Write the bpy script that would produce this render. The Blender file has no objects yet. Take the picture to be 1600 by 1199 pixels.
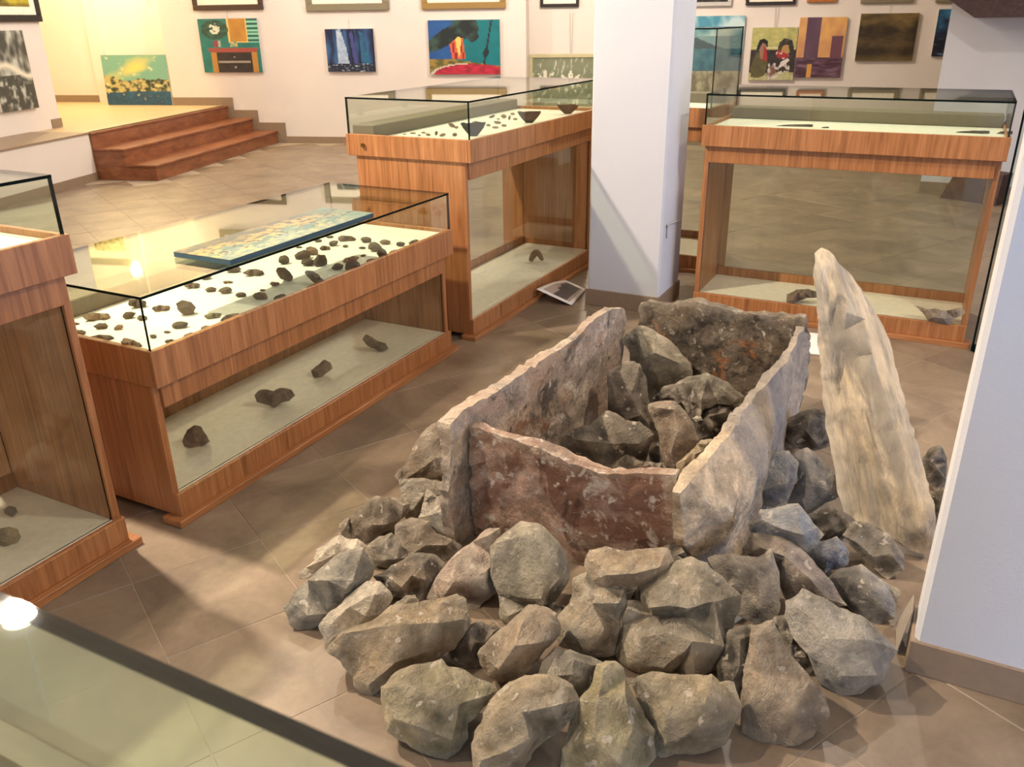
import bpy, bmesh, math, random
from mathutils import Vector, Matrix, noise
from mathutils.geometry import delaunay_2d_cdt
random.seed(7)
SC = bpy.context.scene
COL = SC.collection

# ------------------------------------------------------------------ camera
CAM_H = 1.6
YAW, PITCH, ROLL, FPX = math.radians(27.35), math.radians(23.5), math.radians(-.78), 1310.0
_f = Vector((math.cos(YAW)*math.cos(PITCH), math.sin(YAW)*math.cos(PITCH), -math.sin(PITCH)))
_r0 = Vector((math.sin(YAW), -math.cos(YAW), 0)); _u0 = _r0.cross(_f)
_r = _r0*math.cos(ROLL)+_u0*math.sin(ROLL); _u = -_r0*math.sin(ROLL)+_u0*math.cos(ROLL)
CP = Vector((0, 0, CAM_H))
cd = bpy.data.cameras.new('camera'); cam = bpy.data.objects.new('camera', cd); COL.objects.link(cam)
cd.sensor_width = 36; cd.lens = FPX/1600*36; cd.clip_start = .05; cd.clip_end = 100
cam.matrix_world = Matrix(((_r.x, _u.x, -_f.x, 0), (_r.y, _u.y, -_f.y, 0), (_r.z, _u.z, -_f.z, CAM_H), (0, 0, 0, 1)))
SC.camera = cam
cd.dof.use_dof = True; cd.dof.focus_distance = 2.7; cd.dof.aperture_fstop = 9

# ------------------------------------------------------------------ world, exposure, big lights
SC.view_settings.view_transform = 'Standard'; SC.view_settings.look = 'None'
SC.view_settings.gamma = 1; SC.view_settings.use_curve_mapping = False
SC.view_settings.exposure = -0.98
w = bpy.data.worlds.new('world'); SC.world = w; w.use_nodes = True
w.node_tree.nodes['Background'].inputs[0].default_value = (.55, .72, 1, 1)
w.node_tree.nodes['Background'].inputs[1].default_value = 1.2
CEIL, LAMPZ = 4.3, 3.65
WARM = (1, .835, .645); NEUT = (1, .92, .84); COOL = (.45, .65, 1); BLUE = (.34, .55, 1)
def area_light(name, loc, target, sx, sy, power, color):
    l = bpy.data.lights.new(name, 'AREA'); l.shape = 'RECTANGLE'; l.size = sx; l.size_y = sy
    l.energy = power; l.color = color
    o = bpy.data.objects.new(name, l); COL.objects.link(o); o.location = loc
    o.rotation_euler = (Vector(target)-Vector(loc)).to_track_quat('-Z', 'Y').to_euler(); return o
# daylight coming in by the windows of the street side (behind and right of the camera)
area_light('daylight', (-2.9, -1.55, 1.75), (2, -.4, .9), 1.5, 1.5, 300, COOL)
area_light('daylight', (3.3, -2.9, .62), (2.7, 0, .15), 1.1, .8, 120, BLUE)
# hanging lamps, the NEUT ones added as unseen fill for the back room: (x, y, power, colour, target, cone degrees)
LAMPS = [(1.908, 3.826, 620, WARM, (1.5, 2.0, 0), 150), (4.6, 4.4, 110, WARM, (4.2, 3.0, 0), 0),
         (.1, 3.0, 260, WARM, (1.25, 1.30, 0), 62), (3.0, -1.7, 190, WARM, (2.7, 1.9, .4), 95),
         (5.6, 5.2, 40, NEUT, (6.6, 5.6, 1), 0), (7.9, 7.0, 165, NEUT, (9.6, 7.6, 1.8), 0),
         (8.8, 3.4, 420, WARM, (11.0, 4.0, 1.5), 0), (6.1, .6, 110, NEUT, (5.6, .4, 0), 150),
         (8.6, 11.0, 380, (1, .78, .40), (9.3, 11.6, 1.6), 0), (4.6, 7.6, 60, NEUT, (5.0, 8.6, 1), 0)]

# ------------------------------------------------------------------ pixel -> world helpers (photograph measured at 1600x1199)
def ray(x, y): return (_f*FPX+_r*(x-800)-_u*(y-599.5)).normalized()
def onz(x, y, z=0.): d = ray(x, y); return CP+d*((z-CP.z)/d.z)
def onp(x, y, p0, n): d = ray(x, y); return CP+d*((Vector(p0)-CP).dot(n)/d.dot(n))
def onX(x, y, X): return onp(x, y, (X, 0, 0), Vector((1, 0, 0)))
CROPS = {'A': (420, 640, .30034), 'B': (480, 880, .275), 'C': (840, 820, .3161), 'D': (1100, 640, .3835), 'E': (860, 470, .2625),
         'G': (1240, 500, .3338), 'Z6': (80, 280, .23346), 'Z7': (290, 300, .26875), 'Z3': (620, 100, .2), 'P': (0, 0, 1)}
def cr(k, pts):
    ox, oy, s = CROPS[k]
    return [(ox+p[0]*s, oy+p[1]*s)+tuple(p[2:]) for p in pts]

# ------------------------------------------------------------------ materials
MATS = {}
def newmat(name):
    m = bpy.data.materials.new(name); m.use_nodes = True; MATS[name] = m
    nt = m.node_tree; return m, nt, nt.nodes, nt.links, nt.nodes['Principled BSDF']
def noise_node(nt, scale, detail=4, rough=.55, vec=None, dist=0.):
    n = nt.nodes.new('ShaderNodeTexNoise'); n.inputs['Scale'].default_value = scale
    n.inputs['Detail'].default_value = detail; n.inputs['Roughness'].default_value = rough; n.inputs['Distortion'].default_value = dist
    if vec is not None: nt.links.new(vec, n.inputs['Vector'])
    return n
def coord(nt, kind='Object', scale=None, rot=None):
    t = nt.nodes.new('ShaderNodeTexCoord')
    if scale is None: return t.outputs[kind]
    mp = nt.nodes.new('ShaderNodeMapping'); mp.inputs['Scale'].default_value = scale
    if rot: mp.inputs['Rotation'].default_value = rot
    nt.links.new(t.outputs[kind], mp.inputs['Vector']); return mp.outputs['Vector']
def ramp(nt, src, stops):
    r = nt.nodes.new('ShaderNodeValToRGB'); e = r.color_ramp.elements
    while len(e) < len(stops): e.new(.5)
    for i, (p, c) in enumerate(stops):
        e[i].position = p; e[i].color = (c if len(c) == 4 else tuple(c)+(1,))
    nt.links.new(src, r.inputs['Fac']); return r.outputs['Color']
def mixc(nt, fac, a, b, mode='MIX'):
    m = nt.nodes.new('ShaderNodeMix'); m.data_type = 'RGBA'; m.blend_type = mode
    if isinstance(fac, (int, float)): m.inputs[0].default_value = fac
    else: nt.links.new(fac, m.inputs[0])
    for i, s in ((6, a), (7, b)):
        if isinstance(s, tuple): m.inputs[i].default_value = s if len(s) == 4 else s+(1,)
        else: nt.links.new(s, m.inputs[i])
    return m.outputs[2]
def bump(nt, src, bsdf, strength, dist=.01):
    b = nt.nodes.new('ShaderNodeBump'); b.inputs['Strength'].default_value = strength; b.inputs['Distance'].default_value = dist
    nt.links.new(src, b.inputs['Height']); nt.links.new(b.outputs[0], bsdf.inputs['Normal'])
def plain(name, c, rough=.6, metal=0., spec=.5):
    m, nt, N, L, B = newmat(name)
    n = noise_node(nt, 40, 2, .5, coord(nt)); L.new(ramp(nt, n.outputs[0], [(.3, tuple(x*.93 for x in c)), (.7, tuple(min(1, x*1.05) for x in c))]), B.inputs['Base Color'])
    B.inputs['Roughness'].default_value = rough; B.inputs['Metallic'].default_value = metal; B.inputs['Specular IOR Level'].default_value = spec
    return m
def srgb(r, g, b):
    f = lambda c: (c/255/12.92) if c <= 10 else ((c/255+.055)/1.055)**2.4
    return (f(r), f(g), f(b))

def wood(name, dark, mid, light, scl, rough=.38):
    m, nt, N, L, B = newmat(name)
    v = coord(nt, 'Object', scl)
    n1 = noise_node(nt, 1, 5, .6, v, 1.2)
    v2 = coord(nt, 'Object', tuple(s*4 for s in scl)); n2 = noise_node(nt, 1, 3, .7, v2, .4)
    c = ramp(nt, n1.outputs[0], [(.28, dark), (.5, mid), (.72, light)])
    c2 = ramp(nt, n2.outputs[0], [(.35, (.72, .70, .68)), (.6, (1, 1, 1))])
    L.new(mixc(nt, .7, c, c2, 'MULTIPLY'), B.inputs['Base Color'])
    B.inputs['Roughness'].default_value = rough
    bump(nt, n2.outputs[0], B, .06, .002)
    return m
wd, wm, wl = srgb(134, 86, 50), srgb(168, 112, 68), srgb(188, 132, 86)
WOODV = wood('wood_veneer_upright', wd, wm, wl, (34, 34, 1.5))
WOODH = wood('wood_veneer_lengthwise', wd, wm, wl, (1.5, 34, 34))
WOODS = wood('wood_steps', srgb(108, 62, 40), srgb(138, 84, 54), srgb(158, 102, 68), (3, 3, 9), .3)
DARKW = wood('wood_dark', srgb(48, 30, 28), srgb(66, 44, 40), srgb(84, 58, 52), (2, 14, 14), .6)
BOARD = plain('white_board', srgb(236, 234, 226), .7)
STRIP = plain('strip_grey', srgb(116, 106, 88), .6)
SHELF = plain('white_shelf', srgb(240, 232, 216), .5)

def glassmat(name, tint, ior=1.5):
    m, nt, N, L, B = newmat(name); N.remove(B); out = N['Material Output']
    g = N.new('ShaderNodeNewGeometry'); mi = N.new('ShaderNodeMix'); mi.data_type = 'FLOAT'
    mi.inputs[2].default_value = ior; mi.inputs[3].default_value = 1/ior
    L.new(g.outputs['Backfacing'], mi.inputs[0])
    fr = N.new('ShaderNodeFresnel'); L.new(mi.outputs[0], fr.inputs['IOR'])
    t = N.new('ShaderNodeBsdfTransparent'); t.inputs[0].default_value = tint+(1,)
    gl = N.new('ShaderNodeBsdfGlossy'); gl.inputs['Roughness'].default_value = .015
    mx = N.new('ShaderNodeMixShader'); L.new(fr.outputs[0], mx.inputs[0]); L.new(t.outputs[0], mx.inputs[1]); L.new(gl.outputs[0], mx.inputs[2])
    L.new(mx.outputs[0], out.inputs['Surface']); return m
GLASS = glassmat('clear_glass', (.945, .965, .935))
GTOP = glassmat('reflective_glass', (.91, .95, .87), 1.95)
GEDGE = plain('glass_edge', (.004, .008, .007), .6, 0., .04)

def plaster(name, c, stain=0.):
    m, nt, N, L, B = newmat(name); v = coord(nt)
    n = noise_node(nt, 1.3, 5, .6, v); c1 = ramp(nt, n.outputs[0], [(.3, tuple(x*.94 for x in c)), (.7, c)])
    if stain:
        s = noise_node(nt, .9, 6, .65, v, .6)
        f = ramp(nt, s.outputs[0], [(.66, (0, 0, 0)), (.74, (stain,)*3)])
        c1 = mixc(nt, f, c1, srgb(205, 165, 118))
    L.new(c1, B.inputs['Base Color']); B.inputs['Roughness'].default_value = .85
    f = noise_node(nt, 120, 3, .6, v); bump(nt, f.outputs[0], B, .25, .003); return m
WALL = plaster('plaster_white', srgb(228, 220, 214), .5)
WALLP = plaster('plaster_pillar', srgb(203, 204, 209))
CEILM = plaster('ceiling_paint', srgb(238, 232, 220))

def tilemat():
    m, nt, N, L, B = newmat('floor_tile_stone'); v = coord(nt, 'Object')
    oi = N.new('ShaderNodeObjectInfo'); geo = N.new('ShaderNodeNewGeometry')
    n1 = noise_node(nt, 3.2, 6, .62, geo.outputs['Position'], .8); n2 = noise_node(nt, 38, 4, .6, geo.outputs['Position'])
    a = ramp(nt, n1.outputs[0], [(.3, srgb(116, 101, 86)), (.5, srgb(137, 120, 102)), (.72, srgb(157, 139, 119))])
    b = ramp(nt, n2.outputs[0], [(.3, (.86, .85, .84)), (.65, (1, 1, 1))])
    c = mixc(nt, .8, a, b, 'MULTIPLY')
    rr = ramp(nt, oi.outputs['Random'], [(0, (.80, .80, .80)), (1, (1.0, .99, .97))])
    L.new(mixc(nt, 1., c, rr, 'MULTIPLY'), B.inputs['Base Color']); B.inputs['Roughness'].default_value = .36
    bump(nt, n2.outputs[0], B, .05, .002); return m
TILE = tilemat()
GROUT = plain('grout', srgb(158, 142, 122), .8)
SKIRT = plain('skirting_tile', srgb(142, 122, 102), .45)

def rockmat(name, patches, fleck=.5, bumps=1., scale=1., stretch=None, wear=.55):
    """object colour x mottling; patches = [(noise scale, threshold, colour, amount, seed)] are mineral stains of their own shape"""
    m, nt, N, L, B = newmat(name)
    oi = N.new('ShaderNodeObjectInfo'); t = N.new('ShaderNodeTexCoord')
    mp = N.new('ShaderNodeMapping'); L.new(t.outputs['Object'], mp.inputs['Vector'])
    ad = N.new('ShaderNodeVectorMath'); ad.operation = 'SCALE'; ad.inputs[0].default_value = (13, 7, 29); L.new(oi.outputs['Random'], ad.inputs['Scale'])
    L.new(ad.outputs[0], mp.inputs['Location'])
    if stretch: mp.inputs['Scale'].default_value = stretch
    v = mp.outputs[0]
    n1 = noise_node(nt, 7*scale, 6, .65, v, .4); n2 = noise_node(nt, 34*scale, 5, .7, v)
    c = mixc(nt, 1., oi.outputs['Color'], ramp(nt, n1.outputs[0], [(.28, (.40, .39, .37)), (.5, (1, 1, 1)), (.72, (1.65, 1.6, 1.52))]), 'MULTIPLY')
    c = mixc(nt, .6, c, ramp(nt, n2.outputs[0], [(.3, (.50, .50, .50)), (.6, (1.2, 1.2, 1.2))]), 'MULTIPLY')
    for (s, th, colr, amt, seed) in patches:
        m2 = N.new('ShaderNodeMapping'); m2.inputs['Location'].default_value = (seed*3.1, seed*1.7, -seed); L.new(v, m2.inputs['Vector'])
        nn = noise_node(nt, s, 5, .62, m2.outputs[0], .7)
        c = mixc(nt, ramp(nt, nn.outputs[0], [(th, (0, 0, 0)), (th+.07, (amt,)*3)]), c, tuple(colr))
    if fleck:
        n3 = noise_node(nt, 30*scale, 2, .5, v, .35)
        c = mixc(nt, ramp(nt, n3.outputs[0], [(.655, (0, 0, 0)), (.69, (fleck,)*3)]), c, srgb(226, 214, 198))
    gp = N.new('ShaderNodeNewGeometry'); c = mixc(nt, ramp(nt, gp.outputs['Pointiness'], [(.505, (0, 0, 0)), (.60, (wear,)*3)]), c, srgb(222, 208, 186))
    L.new(c, B.inputs['Base Color']); B.inputs['Roughness'].default_value = .8; B.inputs['Specular IOR Level'].default_value = .35
    n4 = noise_node(nt, 22*scale, 8, .7, v, .3)
    ad2 = N.new('ShaderNodeMath'); ad2.operation = 'MULTIPLY_ADD'; n5 = noise_node(nt, 75*scale, 4, .7, v); L.new(n5.outputs[0], ad2.inputs[0]); ad2.inputs[1].default_value = .4; L.new(n4.outputs[0], ad2.inputs[2])
    bump(nt, ad2.outputs[0], B, bumps, .045); return m
ROCK = rockmat('limestone', [(4.5, .62, srgb(164, 134, 102), .4, 2), (6, .62, srgb(216, 204, 184), .65, 5)], .7)
SHERD = rockmat('dark_flint', [(14, .60, srgb(128, 104, 84), .5, 2)], 0, .5, 2.2, None, .12)
SLAB_FRONT = rockmat('slab_reddish', [(3.5, .47, srgb(150, 106, 86), .9, 1), (6, .57, srgb(98, 68, 56), .75, 4), (7, .58, srgb(208, 184, 166), .75, 8), (13, .585, srgb(244, 230, 216), .95, 9), (22, .60, srgb(244, 230, 216), .95, 19)], .6, 1.)
SLAB_LEFT = rockmat('slab_pinkish', [(3.2, .50, srgb(208, 176, 152), .8, 3), (4, .57, srgb(108, 98, 90), .9, 6), (4.5, .58, srgb(172, 122, 90), .8, 12), (8, .59, srgb(240, 226, 210), .9, 15), (18, .62, srgb(84, 66, 56), .7, 22)], .5, 1.)
SLAB_BACK = rockmat('slab_dark', [(8, .52, srgb(66, 58, 50), .85, 2), (10, .58, srgb(150, 130, 104), .8, 7), (5, .62, srgb(176, 116, 70), .85, 31), (24, .64, srgb(232, 224, 210), .9, 11), (30, .62, srgb(40, 34, 30), .8, 17)], .4, 1.)
SLAB_RIGHT = rockmat('slab_grey_cream', [(5, .58, srgb(186, 160, 138), .6, 9), (7, .60, srgb(238, 228, 210), .8, 13)], .5, .8)
def add_zone(name, axis, lo, hi, col, amt=1.):
    """a stone whose own colour changes along its length: replaces the base colour between lo and hi (object space, metres)"""
    m = MATS[name]; nt = m.node_tree; B = nt.nodes['Principled BSDF']; src = B.inputs['Base Color'].links[0].from_socket
    t = nt.nodes.new('ShaderNodeTexCoord'); sp = nt.nodes.new('ShaderNodeSeparateXYZ'); nt.links.new(t.outputs['Object'], sp.inputs[0])
    n = noise_node(nt, 7, 5, .6, t.outputs['Object']); ma = nt.nodes.new('ShaderNodeMath'); ma.operation = 'MULTIPLY_ADD'
    nt.links.new(n.outputs[0], ma.inputs[0]); ma.inputs[1].default_value = .5; nt.links.new(sp.outputs[axis], ma.inputs[2])
    mr = nt.nodes.new('ShaderNodeMapRange'); mr.inputs[1].default_value = lo+.25; mr.inputs[2].default_value = hi+.25; nt.links.new(ma.outputs[0], mr.inputs[0])
    mu = nt.nodes.new('ShaderNodeMath'); mu.operation = 'MULTIPLY'; nt.links.new(mr.outputs[0], mu.inputs[0]); mu.inputs[1].default_value = amt
    nt.links.new(mixc(nt, mu.outputs[0], src, mixc(nt, .35, tuple(col), src)), B.inputs['Base Color'])
SLAB_LID = rockmat('slab_beige_striped', [(6, .49, srgb(142, 134, 122), .9, 4), (8, .57, srgb(112, 100, 86), .8, 8), (7, .60, srgb(226, 208, 180), .8, 17)], .12, .6, .9, (1, 1, .16))

add_zone('slab_grey_cream', 0, -.34, -.26, srgb(138, 136, 136), .9)  # grey puts the cool light of the outer face into the colour
add_zone('slab_beige_striped', 1, .10, .16, srgb(214, 164, 116), .0)

# ------------------------------------------------------------------ mesh helpers
def link(o, parent=None):
    COL.objects.link(o)
    if parent is not None: o.parent = parent
    return o
def obj(name, bm, mats, parent=None, smooth=None):
    me = bpy.data.meshes.new(name); bm.normal_update(); bm.to_mesh(me); bm.free()
    for m in (mats if isinstance(mats, (list, tuple)) else [mats]): me.materials.append(m)
    if smooth is not None:
        for p in me.polygons: p.use_smooth = True
        me.set_sharp_from_angle(angle=math.radians(smooth))
    return link(bpy.data.objects.new(name, me), parent)
def tag(o, label=None, cat=None, group=None, kind=None):
    for k, v in (('label', label), ('category', cat), ('group', group), ('kind', kind)):
        if v: o[k] = v
    return o
def empty(name, loc, rz=0.):
    o = bpy.data.objects.new(name, None); o.empty_display_size = .05; COL.objects.link(o)
    o.location = loc; o.rotation_euler = (0, 0, rz); return o
def add_box(bm, a, b, bevel=0., M=None):
    r = bmesh.ops.create_cube(bm, size=1)
    vs = r['verts']
    c = [(a[i]+b[i])/2 for i in range(3)]; s = [abs(b[i]-a[i]) for i in range(3)]
    for v in vs: v.co = Vector((v.co.x*s[0]+c[0], v.co.y*s[1]+c[1], v.co.z*s[2]+c[2]))
    if bevel:
        es = list({e for v in vs for e in v.link_edges})
        r2 = bmesh.ops.bevel(bm, geom=es, offset=bevel, segments=1, affect='EDGES'); vs = list({v for f in r2['faces'] for v in f.verts}|{v for v in vs if v.is_valid})
    if M is not None:
        for v in vs: v.co = M @ v.co
    return vs
def box(name, a, b, mat, parent=None, bevel=.003, M=None):
    bm = bmesh.new(); add_box(bm, a, b, bevel, M); return obj(name, bm, mat, parent)
def prism(bm, pts, h):
    """closed prism: pts (3D, planar), h = extrusion vector"""
    lo = [bm.verts.new(p) for p in pts]; hi = [bm.verts.new(Vector(p)+Vector(h)) for p in pts]
    n = len(pts); bm.faces.new(lo[::-1]); bm.faces.new(hi)
    for i in range(n): bm.faces.new((lo[i], lo[(i+1) % n], hi[(i+1) % n], hi[i]))
    bmesh.ops.recalc_face_normals(bm, faces=bm.faces)
def pane(name, a, b, parent, g=None):
    """glass sheet with dark polished edges"""
    s = [abs(b[i]-a[i]) for i in range(3)]; k = s.index(min(s))
    bm = bmesh.new(); add_box(bm, a, b)
    bm.normal_update()
    for f in bm.faces:
        n = f.normal; f.material_index = 0 if abs(n[k]) > .9 else 1
    return obj(name, bm, [g or GLASS, GEDGE], parent)
def structure(name, bm, mat, label=None, smooth=None):
    o = obj(name, bm, mat, None, smooth); return tag(o, label, None, None, 'structure')

# ------------------------------------------------------------------ the room.  wing axes: d1 = into the back wall, d2 = along it to the left
S0 = Vector((6.63, 7.743, 0)); A17 = math.radians(17.04)
d1 = Vector((math.cos(A17), math.sin(A17), 0)); d2 = Vector((-math.sin(A17), math.cos(A17), 0)); UP = Vector((0, 0, 1))
def W(e1, e2, z=0.): return S0+d1*e1+d2*e2+UP*z
MW = Matrix(((d1.x, d2.x, 0, S0.x), (d1.y, d2.y, 0, S0.y), (0, 0, 1, 0), (0, 0, 0, 1)))
E_BACK, E_RIGHT, PLAT = 3.15, 3.42, .51
def to_w(p): q = p-S0; return q.dot(d1), q.dot(d2)
def wall_e2(px, py, e1): p = onp(px, py, W(e1, 0), d1); return (p-S0).dot(d2)
e2_jog = wall_e2(822, 60, E_BACK); e2_corner = wall_e2(255, 60, E_BACK)
def wbox(name, a, b, mat, label, bevel=0.):
    bm = bmesh.new(); add_box(bm, a, b, bevel, MW); return structure(name, bm, mat, label)
# floor: grout bed, every tile a piece
FL = box('floor', (-3, -3, -.06), (14.2, 14.5, -.0016), GROUT, None, 0); tag(FL, 'taupe stone tile floor of the exhibition room', None, None, 'structure')
TA = math.radians(-28); TS = .4085; TO = Vector((1.367, 2.049))
ta, tb = Vector((math.cos(TA), math.sin(TA))), Vector((-math.sin(TA), math.cos(TA)))
bm = bmesh.new(); h = TS/2-.0011
add_box(bm, (-h, -h, -.012), (h, h, 0), .0015)
tmesh = bpy.data.meshes.new('floor_tile'); bm.to_mesh(tmesh); bm.free(); tmesh.materials.append(TILE)
cand = []
for i in range(-14, 34):
    for j in range(-16, 40):
        p = TO+ta*((i+.5)*TS)+tb*((j+.5)*TS); q = Vector((p.x, p.y, 0)); e1, e2 = to_w(q)
        if p.x < -2.7 or p.y < -2.7 or p.x > 13.4 or e1 > E_BACK-.1 or e2 > 1.1: continue
        if e1 > -.1 and e2 > .1: continue
        v = q-CP; dz = v.dot(_f); vis = False
        if dz > .3:
            sx, sy = 800+FPX*v.dot(_r)/dz, 599.5-FPX*v.dot(_u)/dz
            vis = -120 < sx < 1720 and sy < 1330
        cand.append((not vis, v.length, p))
cand.sort(key=lambda t: (t[0], t[1]))
bmr = bmesh.new()
for k, (nv, dl, p) in enumerate(cand):
    M = Matrix.Translation((p.x, p.y, random.uniform(-.0004, .0004))) @ Matrix.Rotation(TA+random.uniform(-.002, .002), 4, 'Z')
    if k < 290 and not nv:
        o = link(bpy.data.objects.new('tile', tmesh), FL); o.matrix_world = M
    else:
        add_box(bmr, (-h, -h, -.012), (h, h, 0), 0, M)
o = obj('tile_field', bmr, TILE, FL); o['kind'] = 'stuff'
# walls
HC = CEIL
wbox('wall_back', (E_BACK, e2_jog, -.05), (E_BACK+.6, e2_corner, HC), WALL, 'white back wall with stains, hung with paintings')
wbox('wall_back', (E_RIGHT, -12, -.05), (E_RIGHT+.3, e2_jog, HC), WALL, 'white back wall right of the jog')
wbox('wall_alcove', (3.62, e2_corner-.3, PLAT), (3.9, 6.2, HC), WALL, 'cream lit rear wall of the stair alcove')
wbox('wall_alcove', (3.56, wall_e2(160, 80, 3.56), PLAT), (3.62, wall_e2(141, 80, 3.56), HC), WALL, 'narrow pilaster on the alcove wall')
wbox('wall_alcove', (.2, 6.0, PLAT), (3.9, 6.2, HC), WALL, 'far left wall of the stair alcove')
E2L = 1.50
wbox('wall_left', (-13, E2L, -.05), (.50, E2L+.25, HC), WALL, 'white left wall above the tiled ledge')
wbox('wall_left', (.25, E2L+.25, PLAT), (.50, 6.1, HC), WALL, 'wall closing the alcove on the near side')
bm = bmesh.new(); add_box(bm, (-13, .80, 0), (-.016, E2L, PLAT-.012), 0, MW); structure('wall_left', bm, WALL, 'low white wall under the tiled ledge')
wbox('trim_1', (-13, .79, PLAT-.012), (-.016, E2L-.0, PLAT+.006), SKIRT, 'brown tile capping on the low white ledge')
wbox('baseboard_left', (-13, .786, 0), (-.02, .80, .085), SKIRT, 'brown tile skirting under the white ledge')
wbox('floor', (-.0, .80, 0), (3.62, 6.0, PLAT), plain('platform_tile', srgb(190, 165, 128), .4), 'tiled landing at the top of the wooden steps')
wbox('baseboard_alcove', (3.605, e2_corner, PLAT), (3.62, 6., PLAT+.1), SKIRT, 'tan skirting on the alcove wall')
wbox('baseboard_alcove', (.34, E2L-.012, PLAT+.006), (.512, E2L, PLAT+.1), SKIRT, 'short skirting at the end of the left wall')
# skirting along the back wall, stepping up beside the steps
ST0, TR, RZ = .05, .36, .17
for (a, b, z0, z1) in ((e2_jog, ST0-.12, 0, .09), (ST0-.12, ST0+.28, 0, RZ+.11), (ST0+.28, ST0+.64, RZ, 2*RZ+.11), (ST0+.64, e2_corner, 2*RZ, PLAT+.11)):
    wbox('baseboard_back', (E_BACK-.014, a, z0), (E_BACK, b, z1), SKIRT, 'brown tile skirting along the back wall')
wbox('baseboard_back', (E_RIGHT-.014, -12, 0), (E_RIGHT, e2_jog, .09), SKIRT, 'skirting along the right part of the back wall')
XR_EDGE = onX(1475, 80, 9.25).y
# right-hand block wall behind the right case, street-side walls
for (nm, a, b, lb) in (('wall_right', (9.25, -3, 0), (9.6, XR_EDGE, HC), 'bluish white wall end behind the right case'),):
    bm = bmesh.new(); add_box(bm, a, b); structure(nm, bm, WALLP, lb)
box_ = bmesh.new(); add_box(box_, (9.236, -3, 0), (9.25, XR_EDGE, .09)); structure('baseboard_right', box_, SKIRT, 'skirting under the wall behind the right case')
def wall_with_window(name, axis, pos, lo, hi, w0, w1, z0, z1, lb):
    bm = bmesh.new(); t = .2
    def bx(u0, u1, a, b):
        if axis == 'x': add_box(bm, (pos-t, u0, a), (pos, u1, b))
        else: add_box(bm, (u0, pos-t, a), (u1, pos, b))
    bx(lo, w0, 0, HC); bx(w1, hi, 0, HC); bx(w0, w1, 0, z0); bx(w0, w1, z1, HC); structure(name, bm, WALL, lb)
wall_with_window('wall_near', 'x', -3, -3.2, 7, -2.4, -.7, .9, 2.6, 'street side wall behind the viewer')
wall_with_window('wall_street', 'y', -3, -3.2, 14, 2.7, 3.9, .2, 1.1, 'street side wall at the right')
def window(name, axis, pos, w0, w1, z0, z1, lb):
    r = empty(name, (0, 0, 0)); tag(r, lb, None, None, 'structure')
    def bx(n, u0, u1, a, b, t0, t1, mat):
        if axis == 'x': return box(n, (pos+t0, u0, a), (pos+t1, u1, b), mat, r, 0)
        return box(n, (u0, pos+t0, a), (u1, pos+t1, b), mat, r, 0)
    F = MATS.get('window_white') or plain('window_white', (.8, .8, .8), .4)
    for u in (w0, (w0+w1)/2-.025, w1-.05): bx('window_frame', u, u+.05, z0, z1, -.15, -.09, F)
    bx('window_frame', w0, w1, z0, z0+.05, -.15, -.09, F); bx('window_frame', w0, w1, z1-.05, z1, -.15, -.09, F)
window('window_1', 'x', -3, -2.4, -.7, .9, 2.6, 'white framed window behind the viewer')
window('window_2', 'y', -3, 2.7, 3.9, .2, 1.1, 'low white framed window in the street wall')
bm = bmesh.new(); add_box(bm, (-3.4, -3.4, HC), (15, 15.5, HC+.1)); structure('ceiling', bm, CEILM, 'white ceiling')
# pillars
def pillar(a, b, lb, lb2):
    bm = bmesh.new(); add_box(bm, (a[0], a[1], 0), (b[0], b[1], HC), .012); structure('pillar', bm, WALLP, lb)
    bm = bmesh.new(); t = .009
    add_box(bm, (a[0]-t, a[1]-t, 0), (b[0]+t, b[1]+t, .1), .002); structure('baseboard_pillar', bm, SKIRT, lb2)
pillar((4.55, 1.385), (4.945, 1.832), 'white square pillar in the middle between two tall cases', 'brown tile skirting of the middle pillar')
pillar((2.02, -.85), (2.17, -.128), 'white pillar at the right edge beside the rocks', 'grey tile skirting of the right pillar')
# steps
st = empty('wooden_steps', W(0, 0)); tag(st, 'three reddish brown wooden steps up to the tiled landing', 'steps')
for k in range(3):
    e0 = ST0+k*TR; z1 = RZ*(k+1)
    bm = bmesh.new(); add_box(bm, (0, e0+.015, z1-RZ-.025 if k else 0), (E_BACK-.015, .80, z1-.025), .002, MW); o = obj('riser', bm, WOODS); o.parent = st; o.matrix_parent_inverse = st.matrix_basis.inverted()
    bm = bmesh.new(); add_box(bm, (-.012, e0, z1-.025), (E_BACK-.015, (e0+TR+.014 if k < 2 else .86), z1), .004, MW); o = obj('tread', bm, WOODS); o.parent = st; o.matrix_parent_inverse = st.matrix_basis.inverted()

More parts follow.
